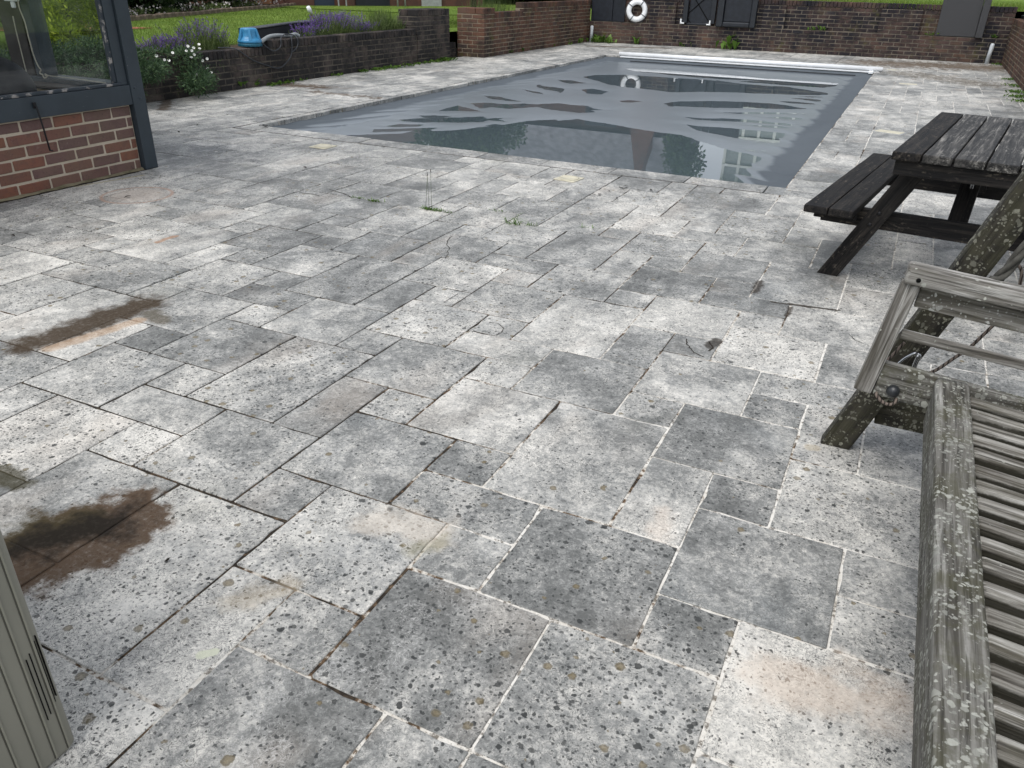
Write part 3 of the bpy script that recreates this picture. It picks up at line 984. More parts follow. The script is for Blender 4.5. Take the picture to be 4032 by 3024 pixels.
box('expansion_joint', (-28.8 * M, 28.975 * M, -0.01), (-3.7 * M, 29.02 * M, 0.0012), CRACK, coping, 0)
# pool shell under the cover
SHELL = simple('pool_shell', (0.30, 0.33, 0.34), 0.6, 0.3)
sv = []
sf = []
for (a, b, c, d, z0, z1) in ((PX0 - .12, PY0 - .15, PX1 + .03, PY0 - .06, -0.9, -0.052), (PX0 - .12, PY0 - .06, PX0 - .03, PY1 + .05, -0.9, -0.052), (PX1 + .0, PY0 - .06, PX1 + .05, PY1 + .05, -0.9, -0.05), (PX0 - .03, PY1, PX1, PY1 + .05, -0.9, -0.05)):
    n = len(sv)
    sv += [(a, b, z0), (c, b, z0), (c, d, z0), (a, d, z0), (a, b, z1), (c, b, z1), (c, d, z1), (a, d, z1)]
    sf += [tuple(n + q for q in fc) for fc in ((0, 3, 2, 1), (4, 5, 6, 7), (0, 1, 5, 4), (1, 2, 6, 5), (2, 3, 7, 6), (3, 0, 4, 7))]
obj('pool_wall', mesh('pool_wall', sv, sf), SHELL, coping)

# ==================================================================== POOL COVER
WL = -0.100
zA = lambda a, b: (1000 + a * .7874, 380 + b * .7874)
zB = lambda a, b: (1900 + a * .63, 380 + b * .63)
zC = lambda a, b: (2600 + a * .63, 380 + b * .63)
zD = lambda a, b: (2200 + a * .63, 200 + b * .63)
zE = lambda a, b: (2800 + a * .551, 220 + b * .551)
zF = lambda a, b: (1500 + a * .7087, 280 + b * .7087)
PUD = [
    [zA(430, 196), zA(560, 192), zA(740, 187), zA(800, 172), zA(870, 165), zA(900, 173), zA(1050, 165), zA(1200, 147), zB(0, 187), zB(70, 172), zB(120, 178), zB(240, 160), zB(300, 152), zB(460, 142), zB(480, 150), zB(580, 142), zB(620, 148), zB(720, 165), zB(880, 185), zB(1000, 203), zB(1150, 232), zC(0, 222), zC(130, 240), zC(250, 275), zC(390, 320), zC(480, 350), zC(560, 365), zC(640, 380), zC(720, 405), zC(770, 428), zC(730, 480), zC(690, 545), zC(600, 620), zC(0, 560), zB(400, 480), zB(0, 420), zA(900, 270), zA(600, 225)],
    [zC(150, 178), zC(230, 186), zC(400, 198), zC(500, 203), zC(640, 213), zC(780, 232), zC(850, 240), zC(885, 262), zC(850, 302), zC(800, 305), zC(640, 292), zC(520, 272), zC(400, 248), zC(300, 228), zC(200, 200)],
    [zC(20, 45), zC(60, 38), zC(120, 30), zC(300, 28), zC(510, 35), zC(700, 42), zC(780, 52), zC(840, 65), zC(930, 77), zC(800, 80), zC(500, 72), zC(200, 68), zC(60, 62)],
    [zC(380, 98), zC(560, 97), zC(700, 100), zC(950, 108), zC(700, 110), zC(500, 107)],
    [zC(165, 126), zC(250, 131), zC(400, 137), zC(510, 148), zC(600, 153), zC(720, 163), zC(950, 181), zC(850, 182), zC(640, 168), zC(500, 160), zC(350, 152), zC(230, 144)],
    [zC(655, 128), zC(760, 126), zC(990, 142), zC(800, 142)],
    [zC(540, 176), zC(700, 179), zC(870, 194), zC(700, 195)],
    [zC(530, 334), zC(600, 340), zC(660, 352), zC(600, 350)],
    [zC(600, 333), zC(720, 352), zC(800, 372), zC(690, 358)],
    [zD(155, 165), zD(230, 150), zD(400, 150), zD(600, 160), zD(800, 175), zD(1000, 190), zE(0, 172), zE(200, 195), zE(400, 215), zE(550, 222), zE(700, 245), zE(890, 282), zE(750, 280), zE(560, 277), zE(390, 271), zE(200, 263), zD(1270, 265), zD(1000, 260), zD(700, 258), zD(560, 242), zD(400, 225), zD(310, 210)],
    [zD(415, 112), zD(500, 106), zD(700, 122), zD(1000, 145), zE(0, 128), zE(400, 162), zE(700, 182), zE(1010, 200), zE(1000, 213), zE(800, 224), zE(500, 209), zE(200, 182), zD(1270, 188), zD(1000, 176), zD(700, 152), zD(520, 132)],
    [zE(610, 289), zE(740, 291), zE(860, 299), zE(700, 296)],
    [zE(560, 302), zE(700, 306), zE(920, 323), zE(800, 329), zE(680, 319)],
    [zE(480, 324), zE(600, 329), zE(750, 341), zE(900, 357), zE(740, 350), zE(560, 337)],
    [zF(865, 76), zF(950, 87), zF(1012, 100), zF(1000, 121), zF(930, 106), zF(880, 92)],
    [zF(980, 47), zF(1060, 51), zF(1142, 67), zF(1060, 69), zF(1010, 60)],
    [zF(1116, 103), zF(1180, 97), zF(1262, 112), zF(1225, 129), zF(1140, 123)],
    [zF(780, 101), zF(850, 112), zF(907, 129), zF(850, 123)],
    [zD(380, 313), zD(450, 307), zD(530, 312), zD(460, 321), zD(400, 321)],
    [zF(560, 139), zF(650, 144), zF(790, 168), zF(720, 164), zF(620, 153)],
    [zF(490, 180), zF(600, 175), zF(700, 182), zF(800, 179), zF(860, 186), zF(980, 179), zF(1060, 188), zF(1150, 193), zF(1175, 203), zF(1240, 215), zF(1160, 216), zF(1190, 226), zF(1100, 229), zF(1000, 221), zF(940, 216), zF(860, 200), zF(780, 206), zF(700, 211), zF(620, 198), zF(560, 206)],
    [zF(310, 223), zF(370, 205), zF(430, 191), zF(480, 200), zF(550, 223), zF(420, 224)],
    [zF(90, 272), zF(200, 262), zF(380, 256), zF(560, 254), zF(600, 262), zF(680, 261), zF(650, 269), zF(682, 283), zF(600, 272), zF(560, 283), zF(430, 286), zF(250, 286), zF(120, 279)],
    [zF(-20, 320), zF(150, 318), zF(320, 315), zF(250, 331), zF(100, 338), zF(-40, 338)],
    [zF(40, 302), zF(110, 292), zF(230, 297), zF(210, 307), zF(110, 307)],
    [zF(200, 250), zF(300, 245), zF(405, 247), zF(350, 258), zF(240, 259)],
]
gx = np.linspace(PX0 - 0.03, PX1 + 0.02, 236)
gy = np.concatenate([np.linspace(PY0 - 0.06, PY0 + 4.0, 200, endpoint=False), np.linspace(PY0 + 4.0, PY1 + 0.02, 270)])
GX, GY = np.meshgrid(gx, gy)


def fbm(x, y, seed, octs=4):
    out = np.zeros_like(x)
    amp, fr = 1.0, 1.0
    r_ = np.random.default_rng(seed)
    for _ in range(octs):
        for _k in range(4):
            a = r_.uniform(0, 2 * PI)
            ph = r_.uniform(0, 2 * PI)
            wx, wy = math.cos(a) * fr, math.sin(a) * fr
            out += amp * 0.25 * np.sin(wx * x + wy * y + ph + 0.8 * np.sin(0.7 * wy * x - 0.6 * wx * y + ph * 2))
        amp *= 0.5
        fr *= 2.1
    return out


def poly_sd(poly, X, Y):
    d2 = np.full(X.shape, 1e9)
    ins = np.zeros(X.shape, bool)
    n = len(poly)
    for a in range(n):
        x0, y0 = poly[a]
        x1, y1 = poly[(a + 1) % n]
        ex, ey = x1 - x0, y1 - y0
        t_ = np.clip(((X - x0) * ex + (Y - y0) * ey) / (ex * ex + ey * ey + 1e-12), 0, 1)
        d2 = np.minimum(d2, (X - x0 - t_ * ex) ** 2 + (Y - y0 - t_ * ey) ** 2)
        c_ = (y0 > Y) != (y1 > Y)
        with np.errstate(divide='ignore', invalid='ignore'):
            xi = (x1 - x0) * (Y - y0) / (y1 - y0 + 1e-15) + x0
        ins ^= c_ & (X < xi)
    return np.where(ins, -1, 1) * np.sqrt(d2)


sdist = np.full(GX.shape, 9.0)
WX = GX + 0.022 * fbm(GX * 9, GY * 5, 3, 5)
WY = GY + 0.07 * fbm(GX * 5, GY * 7, 4, 5)
for pl in PUD:
    poly = [bp(a, b, z=WL)[:2] for a, b in pl]
    sdist = np.minimum(sdist, poly_sd(poly, WX, WY))
zz = np.where(sdist > 0, 0.014 * (1 - np.exp(-sdist / 0.25)), -0.016 * (1 - np.exp(sdist / 0.16)))
# broad sag and small wrinkles away from the puddles
outm = np.clip(sdist / 0.25, 0, 1)
zz += outm * 0.0022 * fbm(GX * 3.0 + 0.5 * GY, GY * 1.6, 5)
zz += WL
dl, dr, dn_, df_ = GX - PX0, PX1 - GX, GY - PY0, PY1 - GY
# the sheet hangs from its guided edges
el = -0.046 - 0.085 * np.clip(dl, 0, 2) / 0.62 + 0.006 * fbm(GX * 7 - GY * 3.2, GY * 3.4, 8) * np.clip(dl / 0.1, 0, 1)
er = -0.034 - 0.085 * np.clip(dr, 0, 2) / 0.66 + 0.004 * fbm(GX * 8 + GY * 2, GY * 2.0, 9) * np.clip(dr / 0.1, 0, 1)
ef = -0.03 - 0.10 * np.clip(df_, 0, 3) / 0.9
corner = np.exp(-((dr - 0.35) ** 2 + (dn_ - 0.5) ** 2) / 0.35)
fold = 0.012 * corner * np.sin((GX * 0.8 + GY * 1.3) * 13 + 2.2 * np.sin(GX * 6))
corner2 = np.exp(-(dl - 0.5) ** 2 / 0.3 - (dn_ - 1.2) ** 2 / 3.0)
fold2 = 0.010 * corner2 * np.sin((GX * 1.5 - GY * 0.9) * 12 + 1.5 * np.sin(GY * 3))
fold2 += 0.006 * np.exp(-(dl - 0.35) ** 2 / 0.12) * np.maximum(0, np.sin((GX * 2.6 - GY * 1.0) * 7 + 2.0 * np.sin(GY * 1.7))) ** 3
fold2 += 0.006 * np.exp(-(dr - 0.4) ** 2 / 0.12) * np.maximum(0, np.sin((GX * 2.0 + GY * 1.2) * 8 + 2.0 * np.sin(GY * 1.3))) ** 3
edge = np.maximum(np.maximum(el, er), ef)


def smax(a, b, k=0.012):
    h = np.clip(0.5 + 0.5 * (a - b) / k, 0, 1)
    return b * (1 - h) + a * h + k * h * (1 - h)


ZZ = smax(zz, edge) + (fold + fold2) * (edge > WL - 0.02)
ny_, nx_ = GX.shape
vv = np.stack([GX, GY, ZZ], -1).reshape(-1, 3)
idx = np.arange(nx_ * ny_).reshape(ny_, nx_)
ff = np.stack([idx[:-1, :-1], idx[:-1, 1:], idx[1:, 1:], idx[1:, :-1]], -1).reshape(-1, 4)
pcover = thing('pool_cover', 'sagging grey vinyl cover stretched over the swimming pool with a white end tube', 'pool cover', (float((PX0 + PX1) / 2), float(PY0), 0))
obj('cover_sheet', fast_mesh('cover_sheet', vv, ff, smooth=True), COVER, pcover)
# white leading-edge tube and its lip at the far end
yt = PY1 + 0.02
tube('edge_tube', [(-6.14, yt, 0.050), (-0.55, yt, 0.050)], 0.046, WHITE, pcover, 20)
box('edge_lip', (-6.10, yt - 0.075, -0.018), (-0.60, yt - 0.050, 0.010), WHITE, pcover, 0.004)
box('hem_bar', (PX0 + 0.75, yt - 0.40, -0.062), (PX1 - 0.35, yt - 0.375, -0.045), BLACK_PL, pcover, 0.004)
o = box('runner_block', bp(3418, 291, z=-0.03), bp(3447, 279, z=-0.03) + np.array([0, 0, .05]), WHITE, pcover, 0.008)
tag(o, 'white plastic runner block at the cover corner')
# rain water lying on the sheet
nwv = [(PX0 + .01, PY0 - 0.04, WL), (PX1 - .01, PY0 - 0.04, WL), (PX1 - .01, PY1, WL), (PX0 + .01, PY1, WL)]
tag(obj('rain_water', mesh('rain_water', nwv, [(0, 1, 2, 3)]), WATER), kind='structure')

# ---- lids set in the paving
for (px, py, lab) in ((2240, 705, 'cream square plate with round lid in the paving before the mirrored chimney'), (1272, 578, 'cream square plate with round lid in the paving nearest the pool house post')):
    c = bp(px, py, z=0)
    t_ = thing('drain_lid', lab, 'lid', (c[0], c[1], 0.001), random.uniform(-0.2, 0.2), 'round lids by the pool')
    bm = box_bm(0.20, 0.20, 0.008, 0.003, centre=(0, 0, 0.003))
    obj('plate', bm_mesh('plate', bm), CREAM, t_, PMAT[t_.name])
    obj('lid_ring', lathe_mesh('lid_ring', [(0.085, 0.006), (0.088, 0.011), (0.075, 0.012), (0.072, 0.008)], 28), CREAM, t_, PMAT[t_.name])
for (a, b, lab) in (((3450, 514), (3555, 528), 'long cream skimmer lid beside the far end of picnic table'), ((3540, 330), (3611, 334), 'long cream skimmer lid halfway between table and back wall'), ((3495, 277), (3536, 276), 'small cream lid beside the end of the white tube')):
    p, q = bp(*a, z=0), bp(*b, z=0)
    cx, cy = (p[0] + q[0]) / 2, (p[1] + q[1]) / 2
    wx = abs(q[0] - p[0])
    t_ = thing('skimmer_lid', lab, 'lid', (cx, cy, 0), math.atan2(q[1] - p[1], q[0] - p[0]), 'skimmer lids beside the pool')
    obj('lid', bm_mesh('lid', box_bm(wx, 0.17, 0.008, 0.003, centre=(0, 0, 0.005))), CREAM, t_, PMAT[t_.name])
    obj('rim', bm_mesh('rim', box_bm(wx + 0.02, 0.19, 0.004, 0.001, centre=(0, 0, 0.002))), PIPE_GREY, t_, PMAT[t_.name])

# ==================================================================== BRICK WALLS
BRV = []
for k in range(5):
    bm = box_bm(0.213, 0.10, 0.063, 0.004, 1, 0.0022)
    BRV.append(bm_mesh('brick', bm))
BRH = []
for k in range(4):
    bm = box_bm(0.1025, 0.10, 0.065, 0.005, 1, 0.0018)
    BRH.append(bm_mesh('brick_header', bm))
BRE = []
for k in range(4):                            # brick on edge: long side across the wall
    bm = box_bm(0.065, 0.215, 0.1025, 0.006, 1, 0.0025)
    BRE.append(bm_mesh('brick_on_edge', bm))
_bm_mat = {}


def brick_me(src, mat):
    key = (src.name, mat.name)
    if key not in _bm_mat:
        me = src.copy()
        me.materials.append(mat)
        _bm_mat[key] = me
    return _bm_mat[key]


def courses(start, direction, normal, length, z0, n, hdr_every=0, phase=0.0, out=None, k=1.12):
    """list of (matrix, mesh list) for running courses; faces stand at the wall face"""
    out = out if out is not None else []
    d = Vector((direction[0], direction[1], 0)).normalized()
    nn = Vector((normal[0], normal[1], 0)).normalized()
    for c in range(n):
        z = z0 + 0.075 * k * c + 0.0375 * k
        header = hdr_every and (c % hdr_every == hdr_every - 1)
        step = (0.1125 if header else 0.225) * k
        s = (0.0 if c % 2 == 0 else -step / 2) + phase
        s -= math.ceil(s / step) * step if s > 0 else 0
        while s < length:
            a, b = max(s, 0), min(s + step - 0.012 * k, length)
            if b - a > 0.035:
                full = (step - 0.010 * k) / k
                p = Vector(start) + d * ((a + b) / 2) - nn * (0.05 + random.uniform(-0.0018, 0.0018))
                p.z = z + random.uniform(-0.0015, 0.0015)
                sc_ = (b - a) / full
                R_ = Matrix(((d.x, -nn.x, 0, 0), (d.y, -nn.y, 0, 0), (0, 0, 1, 0), (0, 0, 0, 1)))
                R_ = R_ @ Matrix.Rotation(random.uniform(-0.008, 0.008), 4, 'Y')
                out.append((Matrix.Translation(p) @ R_ @ Matrix.Diagonal((sc_, 1, k * 0.975, 1)), 'H' if header else 'V'))
            s += step
    return out


def cap_row(start, direction, normal, length, z, out, inset=0.0, k=1.12):
    d = Vector((direction[0], direction[1], 0)).normalized()
    nn = Vector((normal[0], normal[1], 0)).normalized()
    s = 0.0
    while s < length - 0.03:
        p = Vector(start) + d * (s + 0.0325 * k) - nn * (0.1075 - 0.004 + random.uniform(-0.004, 0.004) + inset)
        p.z = z + 0.051 * k + random.uniform(-0.003, 0.003)
        R_ = Matrix(((d.x, -nn.x, 0, 0), (d.y, -nn.y, 0, 0), (0, 0, 1, 0), (0, 0, 0, 1))) @ Matrix.Rotation(random.uniform(-0.02, 0.02), 4, 'Y')
        out.append((Matrix.Translation(p) @ R_ @ Matrix.Diagonal((k, 1, k, 1)), 'E'))
        s += 0.074 * k
    return out


def lay_bricks(parent, lst, mat, limit=300):
    srcs = {'V': BRV, 'H': BRH, 'E': BRE}
    rk = []
    for k, (mw, ty) in enumerate(lst):
        rk.append((proj_size(mw.translation, 1.0), k))
    rk.sort(reverse=True)
    keep = {k for _, k in rk[:limit]}
    mv, mf, ma = [], [], []
    for k, (mw, ty) in enumerate(lst):
        src = srcs[ty][k % len(srcs[ty])]
        if k in keep:
            obj('brick', brick_me(src, mat), mat, parent, mw)
        else:
            b = len(mv)
            mv += [mw @ v.co for v in src.vertices]
            mf += [tuple(b + q for q in p.vertices) for p in src.polygons]
            ma += [random.random()] * len(src.polygons)
    if mv:
        o = obj('brick', mesh('brick_mass', mv, mf, attr=ma), mat, parent)
        o['kind'] = 'stuff'


# ---- low garden wall beside the lawn
wl = thing('garden_wall', 'low sooty brick garden wall with brick-on-edge top and end pillar beside the lawn', 'wall', (-8.82, 10, 0))
xw = -8.82
lst = courses((xw, 5.2, 0), (0, 1), (1, 0), 4.62, 0.0, 5)
lst += courses((xw, 9.83, 0), (0, 1), (1, 0), 4.17, 0.0, 6)
cap_row((xw, 5.2, 0), (0, 1), (1, 0), 4.6, 0.428, lst)
cap_row((xw, 9.83, 0), (0, 1), (1, 0), 4.15, 0.512, lst)
lst += courses((xw + 0.02, 14.0, 0), (0, 1), (1, 0), 1.24, 0.0, 10)
lst += courses((xw - 0.45, 14.0, 0.6), (1, 0), (0, -1), 0.47, 0.588, 3)
lst += courses((xw - 0.45, 15.24, 0.0), (1, 0), (0, 1), 0.47, 0.0, 10)
cap_row((xw + 0.02, 14.0, 0), (0, 1), (1, 0), 1.22, 0.848, lst)
cap_row((xw - 0.20, 14.0, 0), (0, 1), (1, 0), 1.22, 0.848, lst)
lay_bricks(wl, lst, BRICK_DARK)
box('mortar_core', (xw - 0.21, 5.2, -0.02), (xw - 0.005, 9.82, 0.428), MORTAR_DARK, wl, 0)
box('mortar_core', (xw - 0.21, 9.822, -0.02), (xw - 0.005, 14.0, 0.512), MORTAR_DARK, wl, 0)
box('mortar_core', (xw - 0.44, 14.006, -0.02), (xw + 0.015, 15.234, 0.848), MORTAR_DARK, wl, 0)

# ---- wall with stepped top beyond the opening
wf = thing('stepped_wall', 'mossy brown brick wall with stepped top and pillar beyond the opening', 'wall', (-8.5, 19, 0))
xs = -8.40
lst = courses((xs, 16.45, 0), (0, 1), (1, 0), 1.5, 0.0, 9)
lst += courses((xs, 17.95, 0), (0, 1), (1, 0), 4.35, 0.0, 11)
lst += courses((xs - 0.64, 15.97, 0), (1, 0), (0, -1), 0.66, 0.0, 10)
lst += courses((xs + 0.02, 15.97, 0), (0, 1), (1, 0), 0.48, 0.0, 10)
cap_row((xs, 16.45, 0), (0, 1), (1, 0), 1.48, 0.762, lst)
cap_row((xs, 17.95, 0), (0, 1), (1, 0), 4.35, 0.930, lst)
for q in range(3):
    cap_row((xs + 0.02 - 0.22 * q, 15.97, 0), (0, 1), (1, 0), 0.46, 0.848, lst)
lay_bricks(wf, lst, BRICK_FAR)
box('mortar_core', (xs - 0.21, 16.45, -0.02), (xs - 0.005, 17.95, 0.762), MORTAR_FAR, wf, 0)
box('mortar_core', (xs - 0.21, 17.951, -0.02), (xs - 0.005, 22.3, 0.930), MORTAR_FAR, wf, 0)
box('mortar_core', (xs - 0.634, 15.976, -0.02), (xs + 0.015, 16.45, 0.848), MORTAR_FAR, wf, 0)
# brick steps in the opening
st = thing('garden_steps', 'brick steps up to the lawn between the two wall pillars', 'steps', (-9.2, 15.6, 0))
lst = courses((-9.05, 15.26, 0), (0, 1), (1, 0), 0.70, 0.0, 2)
lst += courses((-9.42, 15.26, 0), (0, 1), (1, 0), 0.70, 0.225, 3)
cap_row((-9.05, 15.26, 0), (0, 1), (1, 0), 0.68, 0.17, lst)
lay_bricks(st, lst, BRICK_DARK)
box('mortar_core', (-9.60, 15.25, -0.02), (-9.06, 15.96, 0.17), MORTAR_DARK, st, 0)
box('mortar_core', (-9.80, 15.25, 0.17), (-9.43, 15.96, 0.44), MORTAR_DARK, st, 0)

# ---- back wall: plinth with ledge, recessed upper part with piers
wb = thing('back_wall', 'tall damp brick wall with ledge behind the far end of the pool', 'wall', (-3.3, 22.4, 0))
yb = 22.30
KB = 1.18
lst = courses((-8.4, yb, 0), (1, 0), (0, -1), 10.2, 0.0, 6, k=KB)
lst += courses((-8.4, yb + 0.11, 0), (1, 0), (0, -1), 10.2, 0.535, 6, k=KB)
for (a, b) in ((-6.72, -6.0), (-3.75, -3.2), (-1.0, -0.1)):                 # piers flush with the plinth
    lst += courses((a, yb + 0.004, 0), (1, 0), (0, -1), b - a, 0.535, 6, k=KB)
cap_row((-8.4, yb + 0.10, 0), (1, 0), (0, -1), 10.2, 1.070, lst, k=KB)
lay_bricks(wb, lst, BRICK_BACK)
box('mortar_core', (-8.4, yb + 0.005, -0.02), (1.8, yb + 0.40, 0.531), MORTAR_BACK, wb, 0)
box('mortar_core', (-8.4, yb + 0.115, 0.531), (1.8, yb + 0.40, 1.068), MORTAR_BACK, wb, 0)
for (a, b) in ((-6.72, -6.0), (-3.75, -3.2), (-1.0, -0.1)):
    box('pier_core', (a + .004, yb + 0.009, 0.5315), (b - .004, yb + 0.114, 1.066), MORTAR_BACK, wb, 0)
# ---- side wall
wr = thing('side_wall', 'brown brick side wall meeting the back wall past the picnic table', 'wall', (1.78, 18, 0))
lst = courses((1.78, 12.0, 0), (0, 1), (-1, 0), 10.3, 0.0, 10)
cap_row((1.78, 12.0, 0), (0, 1), (-1, 0), 10.3, 0.848, lst)
lay_bricks(wr, lst, BRICK_FAR)
box('mortar_core', (1.785, 12.0, -0.02), (1.99, 22.3, 0.848), MORTAR_FAR, wr, 0)

# ==================================================================== POOL HOUSE
ph = thing('pool_house', 'glazed pool house with slate blue timber frame on red brick plinth', 'pool house', (-6.5, 4.0, 0))
xb = -5.752
lst = courses((xb, 1.2, 0.0), (0, 1), (1, 0), 3.45, 0.002, 6, phase=-0.03, k=1.175)
lst = [b for b in lst]
lay_bricks(ph, lst, BRICK_RED)
box('plinth_core', (xb - 0.20, 1.2, -0.02), (xb - 0.006, 4.655, 0.533), MORTAR_LIGHT, ph, 0)
# mossy mortar fillet at the foot
MOSSY = make_mortar('mossy_fillet', (0.19, 0.165, 0.11), (0.055, 0.05, 0.025), 0.95)
fv, ffc = [], []
ys = np.arange(1.2, 4.66, 0.018)
for y_ in ys:
    w_ = 0.026 + 0.022 * noise.noise(Vector((y_ * 9, 0, 0)))
    h_ = 0.016 + 0.018 * noise.noise(Vector((y_ * 7, 5, 0)))
    fv += [(xb - 0.003, y_, h_), (xb + w_ * 0.55, y_, h_ * 0.75), (xb + w_, y_, 0.001)]
for q in range(len(ys) - 1):
    a = q * 3
    ffc += [(a, a + 1, a + 4, a + 3), (a + 1, a + 2, a + 5, a + 4)]
obj('mortar_fillet', mesh('mortar_fillet', fv, ffc), MOSSY, ph)
# front frame
XF = -5.705
box('corner_post', (XF - 0.13, 4.662, 0.0), (XF, 4.79, 2.35), PAINT, ph, 0.006, 2)
box('bottom_rail', (XF - 0.11, 1.2, 0.537), (XF - 0.006, 4.659, 0.690), PAINT, ph, 0.005, 2)
box('sill_bead', (XF - 0.06, 1.2, 0.692), (XF - 0.012, 4.60, 0.716), PAINT_WORN, ph, 0.008, 2)
box('window_stile', (XF - 0.10, 4.565, 0.692), (XF - 0.022, 4.658, 2.35), PAINT, ph, 0.004, 2)
box('stile_bead', (XF - 0.065, 4.535, 0.718), (XF - 0.03, 4.564, 2.35), PAINT_WORN, ph, 0.006, 2)
box('glass_pane', (XF - 0.082, 1.2, 0.70), (XF - 0.078, 4.575, 2.30), GLASS, ph, 0)
box('head_rail', (XF - 0.12, 1.2, 2.352), (XF, 4.79, 2.55), PAINT, ph, 0.006)
# end wall (facing the pool side) with its own window
box('end_plinth', (-8.6, 4.55, -0.02), (XF - 0.205, 4.74, 0.60), MORTAR_LIGHT, ph, 0)
box('end_rail', (-8.6, 4.56, 0.602), (XF - 0.132, 4.76, 0.700), PAINT, ph, 0.005)
box('inner_sill', (-8.4, 4.40, 0.640), (XF - 0.14, 4.559, 0.662), simple('sill_brown', (0.075, 0.06, 0.05), 0.6), ph, 0.004)
box('end_post', (-6.785, 4.61, 0.702), (-6.675, 4.74, 2.35), PAINT, ph, 0.005)
box('dark_panel', (-7.07, 4.60, 0.702), (-6.788, 4.72, 2.35), simple('dark_timber', (0.018, 0.013, 0.011), 0.6), ph, 0.004)
box('glass_pane', (-6.672, 4.660, 0.702), (XF - 0.135, 4.664, 2.33), GLASS, ph, 0)
box('glass_pane', (-8.4, 4.660, 0.702), (-7.073, 4.664, 2.33), GLASS, ph, 0)
box('far_post', (-8.55, 4.60, 0.702), (-8.402, 4.74, 2.35), PAINT, ph, 0.005)
box('end_head', (-8.6, 4.56, 2.352), (XF - 0.125, 4.76, 2.55), PAINT, ph, 0.005)
box('house_floor', (-8.6, 1.2, 0.0), (xb - 0.205, 4.54, 0.05), simple('house_floor_brown', (0.07, 0.055, 0.045), 0.6), ph, 0)
box('back_panel', (-8.7, 1.2, 0.0), (-8.605, 4.54, 0.9), simple('dark_timber', (0.018, 0.013, 0.011), 0.6), ph, 0)
box('roof', (-8.9, 1.0, 2.56), (-5.45, 4.98, 2.72), simple('roof_felt', (0.06, 0.06, 0.065), 0.8), ph, 0.01)
# cabin hook hanging on the rail
c0 = bp(135, 415, x=XF)
c1 = bp(193, 592, x=XF + 0.0)
hk = tube('window_hook', [c0 + [0.008, 0, 0.004], c0 + [0.022, 0, -0.01], (c0 + c1) / 2 + [0.02, 0, 0], c1 + [0.012, 0, 0], c1 + [0.014, 0.02, -0.004]], 0.0065, IRON, ph, 8)
box('hook_plate', c0 + [0.0, -0.012, -0.02], c0 + [0.012, 0.012, 0.022], IRON, ph, 0.003)
for yy_, z_ in ((4.70, 0.665), (4.735, 0.58)):
    obj('dowel', lathe_mesh('dowel', [(0.011, 0), (0.011, 0.004), (0.006, 0.006)], 12), PAINT, ph, Matrix.Translation((XF - 0.001, yy_, z_)) @ Matrix.Rotation(PI / 2, 4, 'Y'))
# blind cord and its white fitting
cordm = simple('cream_cord', (0.45, 0.42, 0.34), 0.8)
ya = 4.52
cz = lambda a, b: bp(a * .2532, b * .2532, y=ya)
tube('blind_cord', curve_pts([cz(270, -60), cz(300, 120), cz(385, 340), cz(450, 600), cz(520, 850), cz(590, 1020), cz(640, 1085)], 30), 0.0055, cordm, ph, 6)
tube('blind_cord', curve_pts([cz(640, 1085), cz(620, 1140), cz(660, 1160), cz(690, 1215), cz(740, 1180), cz(700, 1150)], 18), 0.006, cordm, ph, 6)
tube('blind_cord', curve_pts([cz(700, 1172), cz(1100, 1215), cz(1640, 1290)], 12), 0.004, cordm, ph, 6)
tube('pull_cord', curve_pts([cz(200, 250), cz(250, 480), cz(330, 800), cz(400, 1080), cz(470, 1345)], 20), 0.005, cordm, ph, 6)
p = cz(165, 20)
box('blind_fitting', p + [-.09, 0, 0.0], p + [.06, .04, .05], WHITE, ph, 0.006)
box('blind_fitting', p + [-.03, .01, -.05], p + [.015, .03, -0.002], WHITE, ph, 0.006)
# dark exercise ball inside
bc_ = bp(-45, 285, y=3.95)
bm = bmesh.new()
bmesh.ops.create_uvsphere(bm, u_segments=32, v_segments=20, radius=0.30)
for v in bm.verts:
    v.co.z *= 0.9
ball = obj('exercise_ball', bm_mesh('exercise_ball', bm, True), simple('ball_rubber', (0.010, 0.010, 0.014), 0.6, 0.25), None, Matrix.Translation(Vector((bc_[0], bc_[1], 0.66))))
tag(ball, 'dark round rubber ball on a stool inside the pool house window', 'ball')
stl = thing('stool', 'low dark stool under the round ball in the pool house', 'stool', (bc_[0], bc_[1], 0.05))
obj('seat', lathe_mesh('seat', [(0.2, 0.30), (0.22, 0.32), (0.22, 0.35), (0.2, 0.36)], 24), WOOD_BLACK, stl, Matrix.Translation((bc_[0], bc_[1], 0.05)))
for a in range(4):
    ca, sa = math.cos(a * PI / 2 + .6) * .15, math.sin(a * PI / 2 + .6) * .15
    tube('leg', [(bc_[0] + ca * 1.2, bc_[1] + sa * 1.2, 0.05), (bc_[0] + ca, bc_[1] + sa, 0.36)], 0.016, WOOD_BLACK, stl)

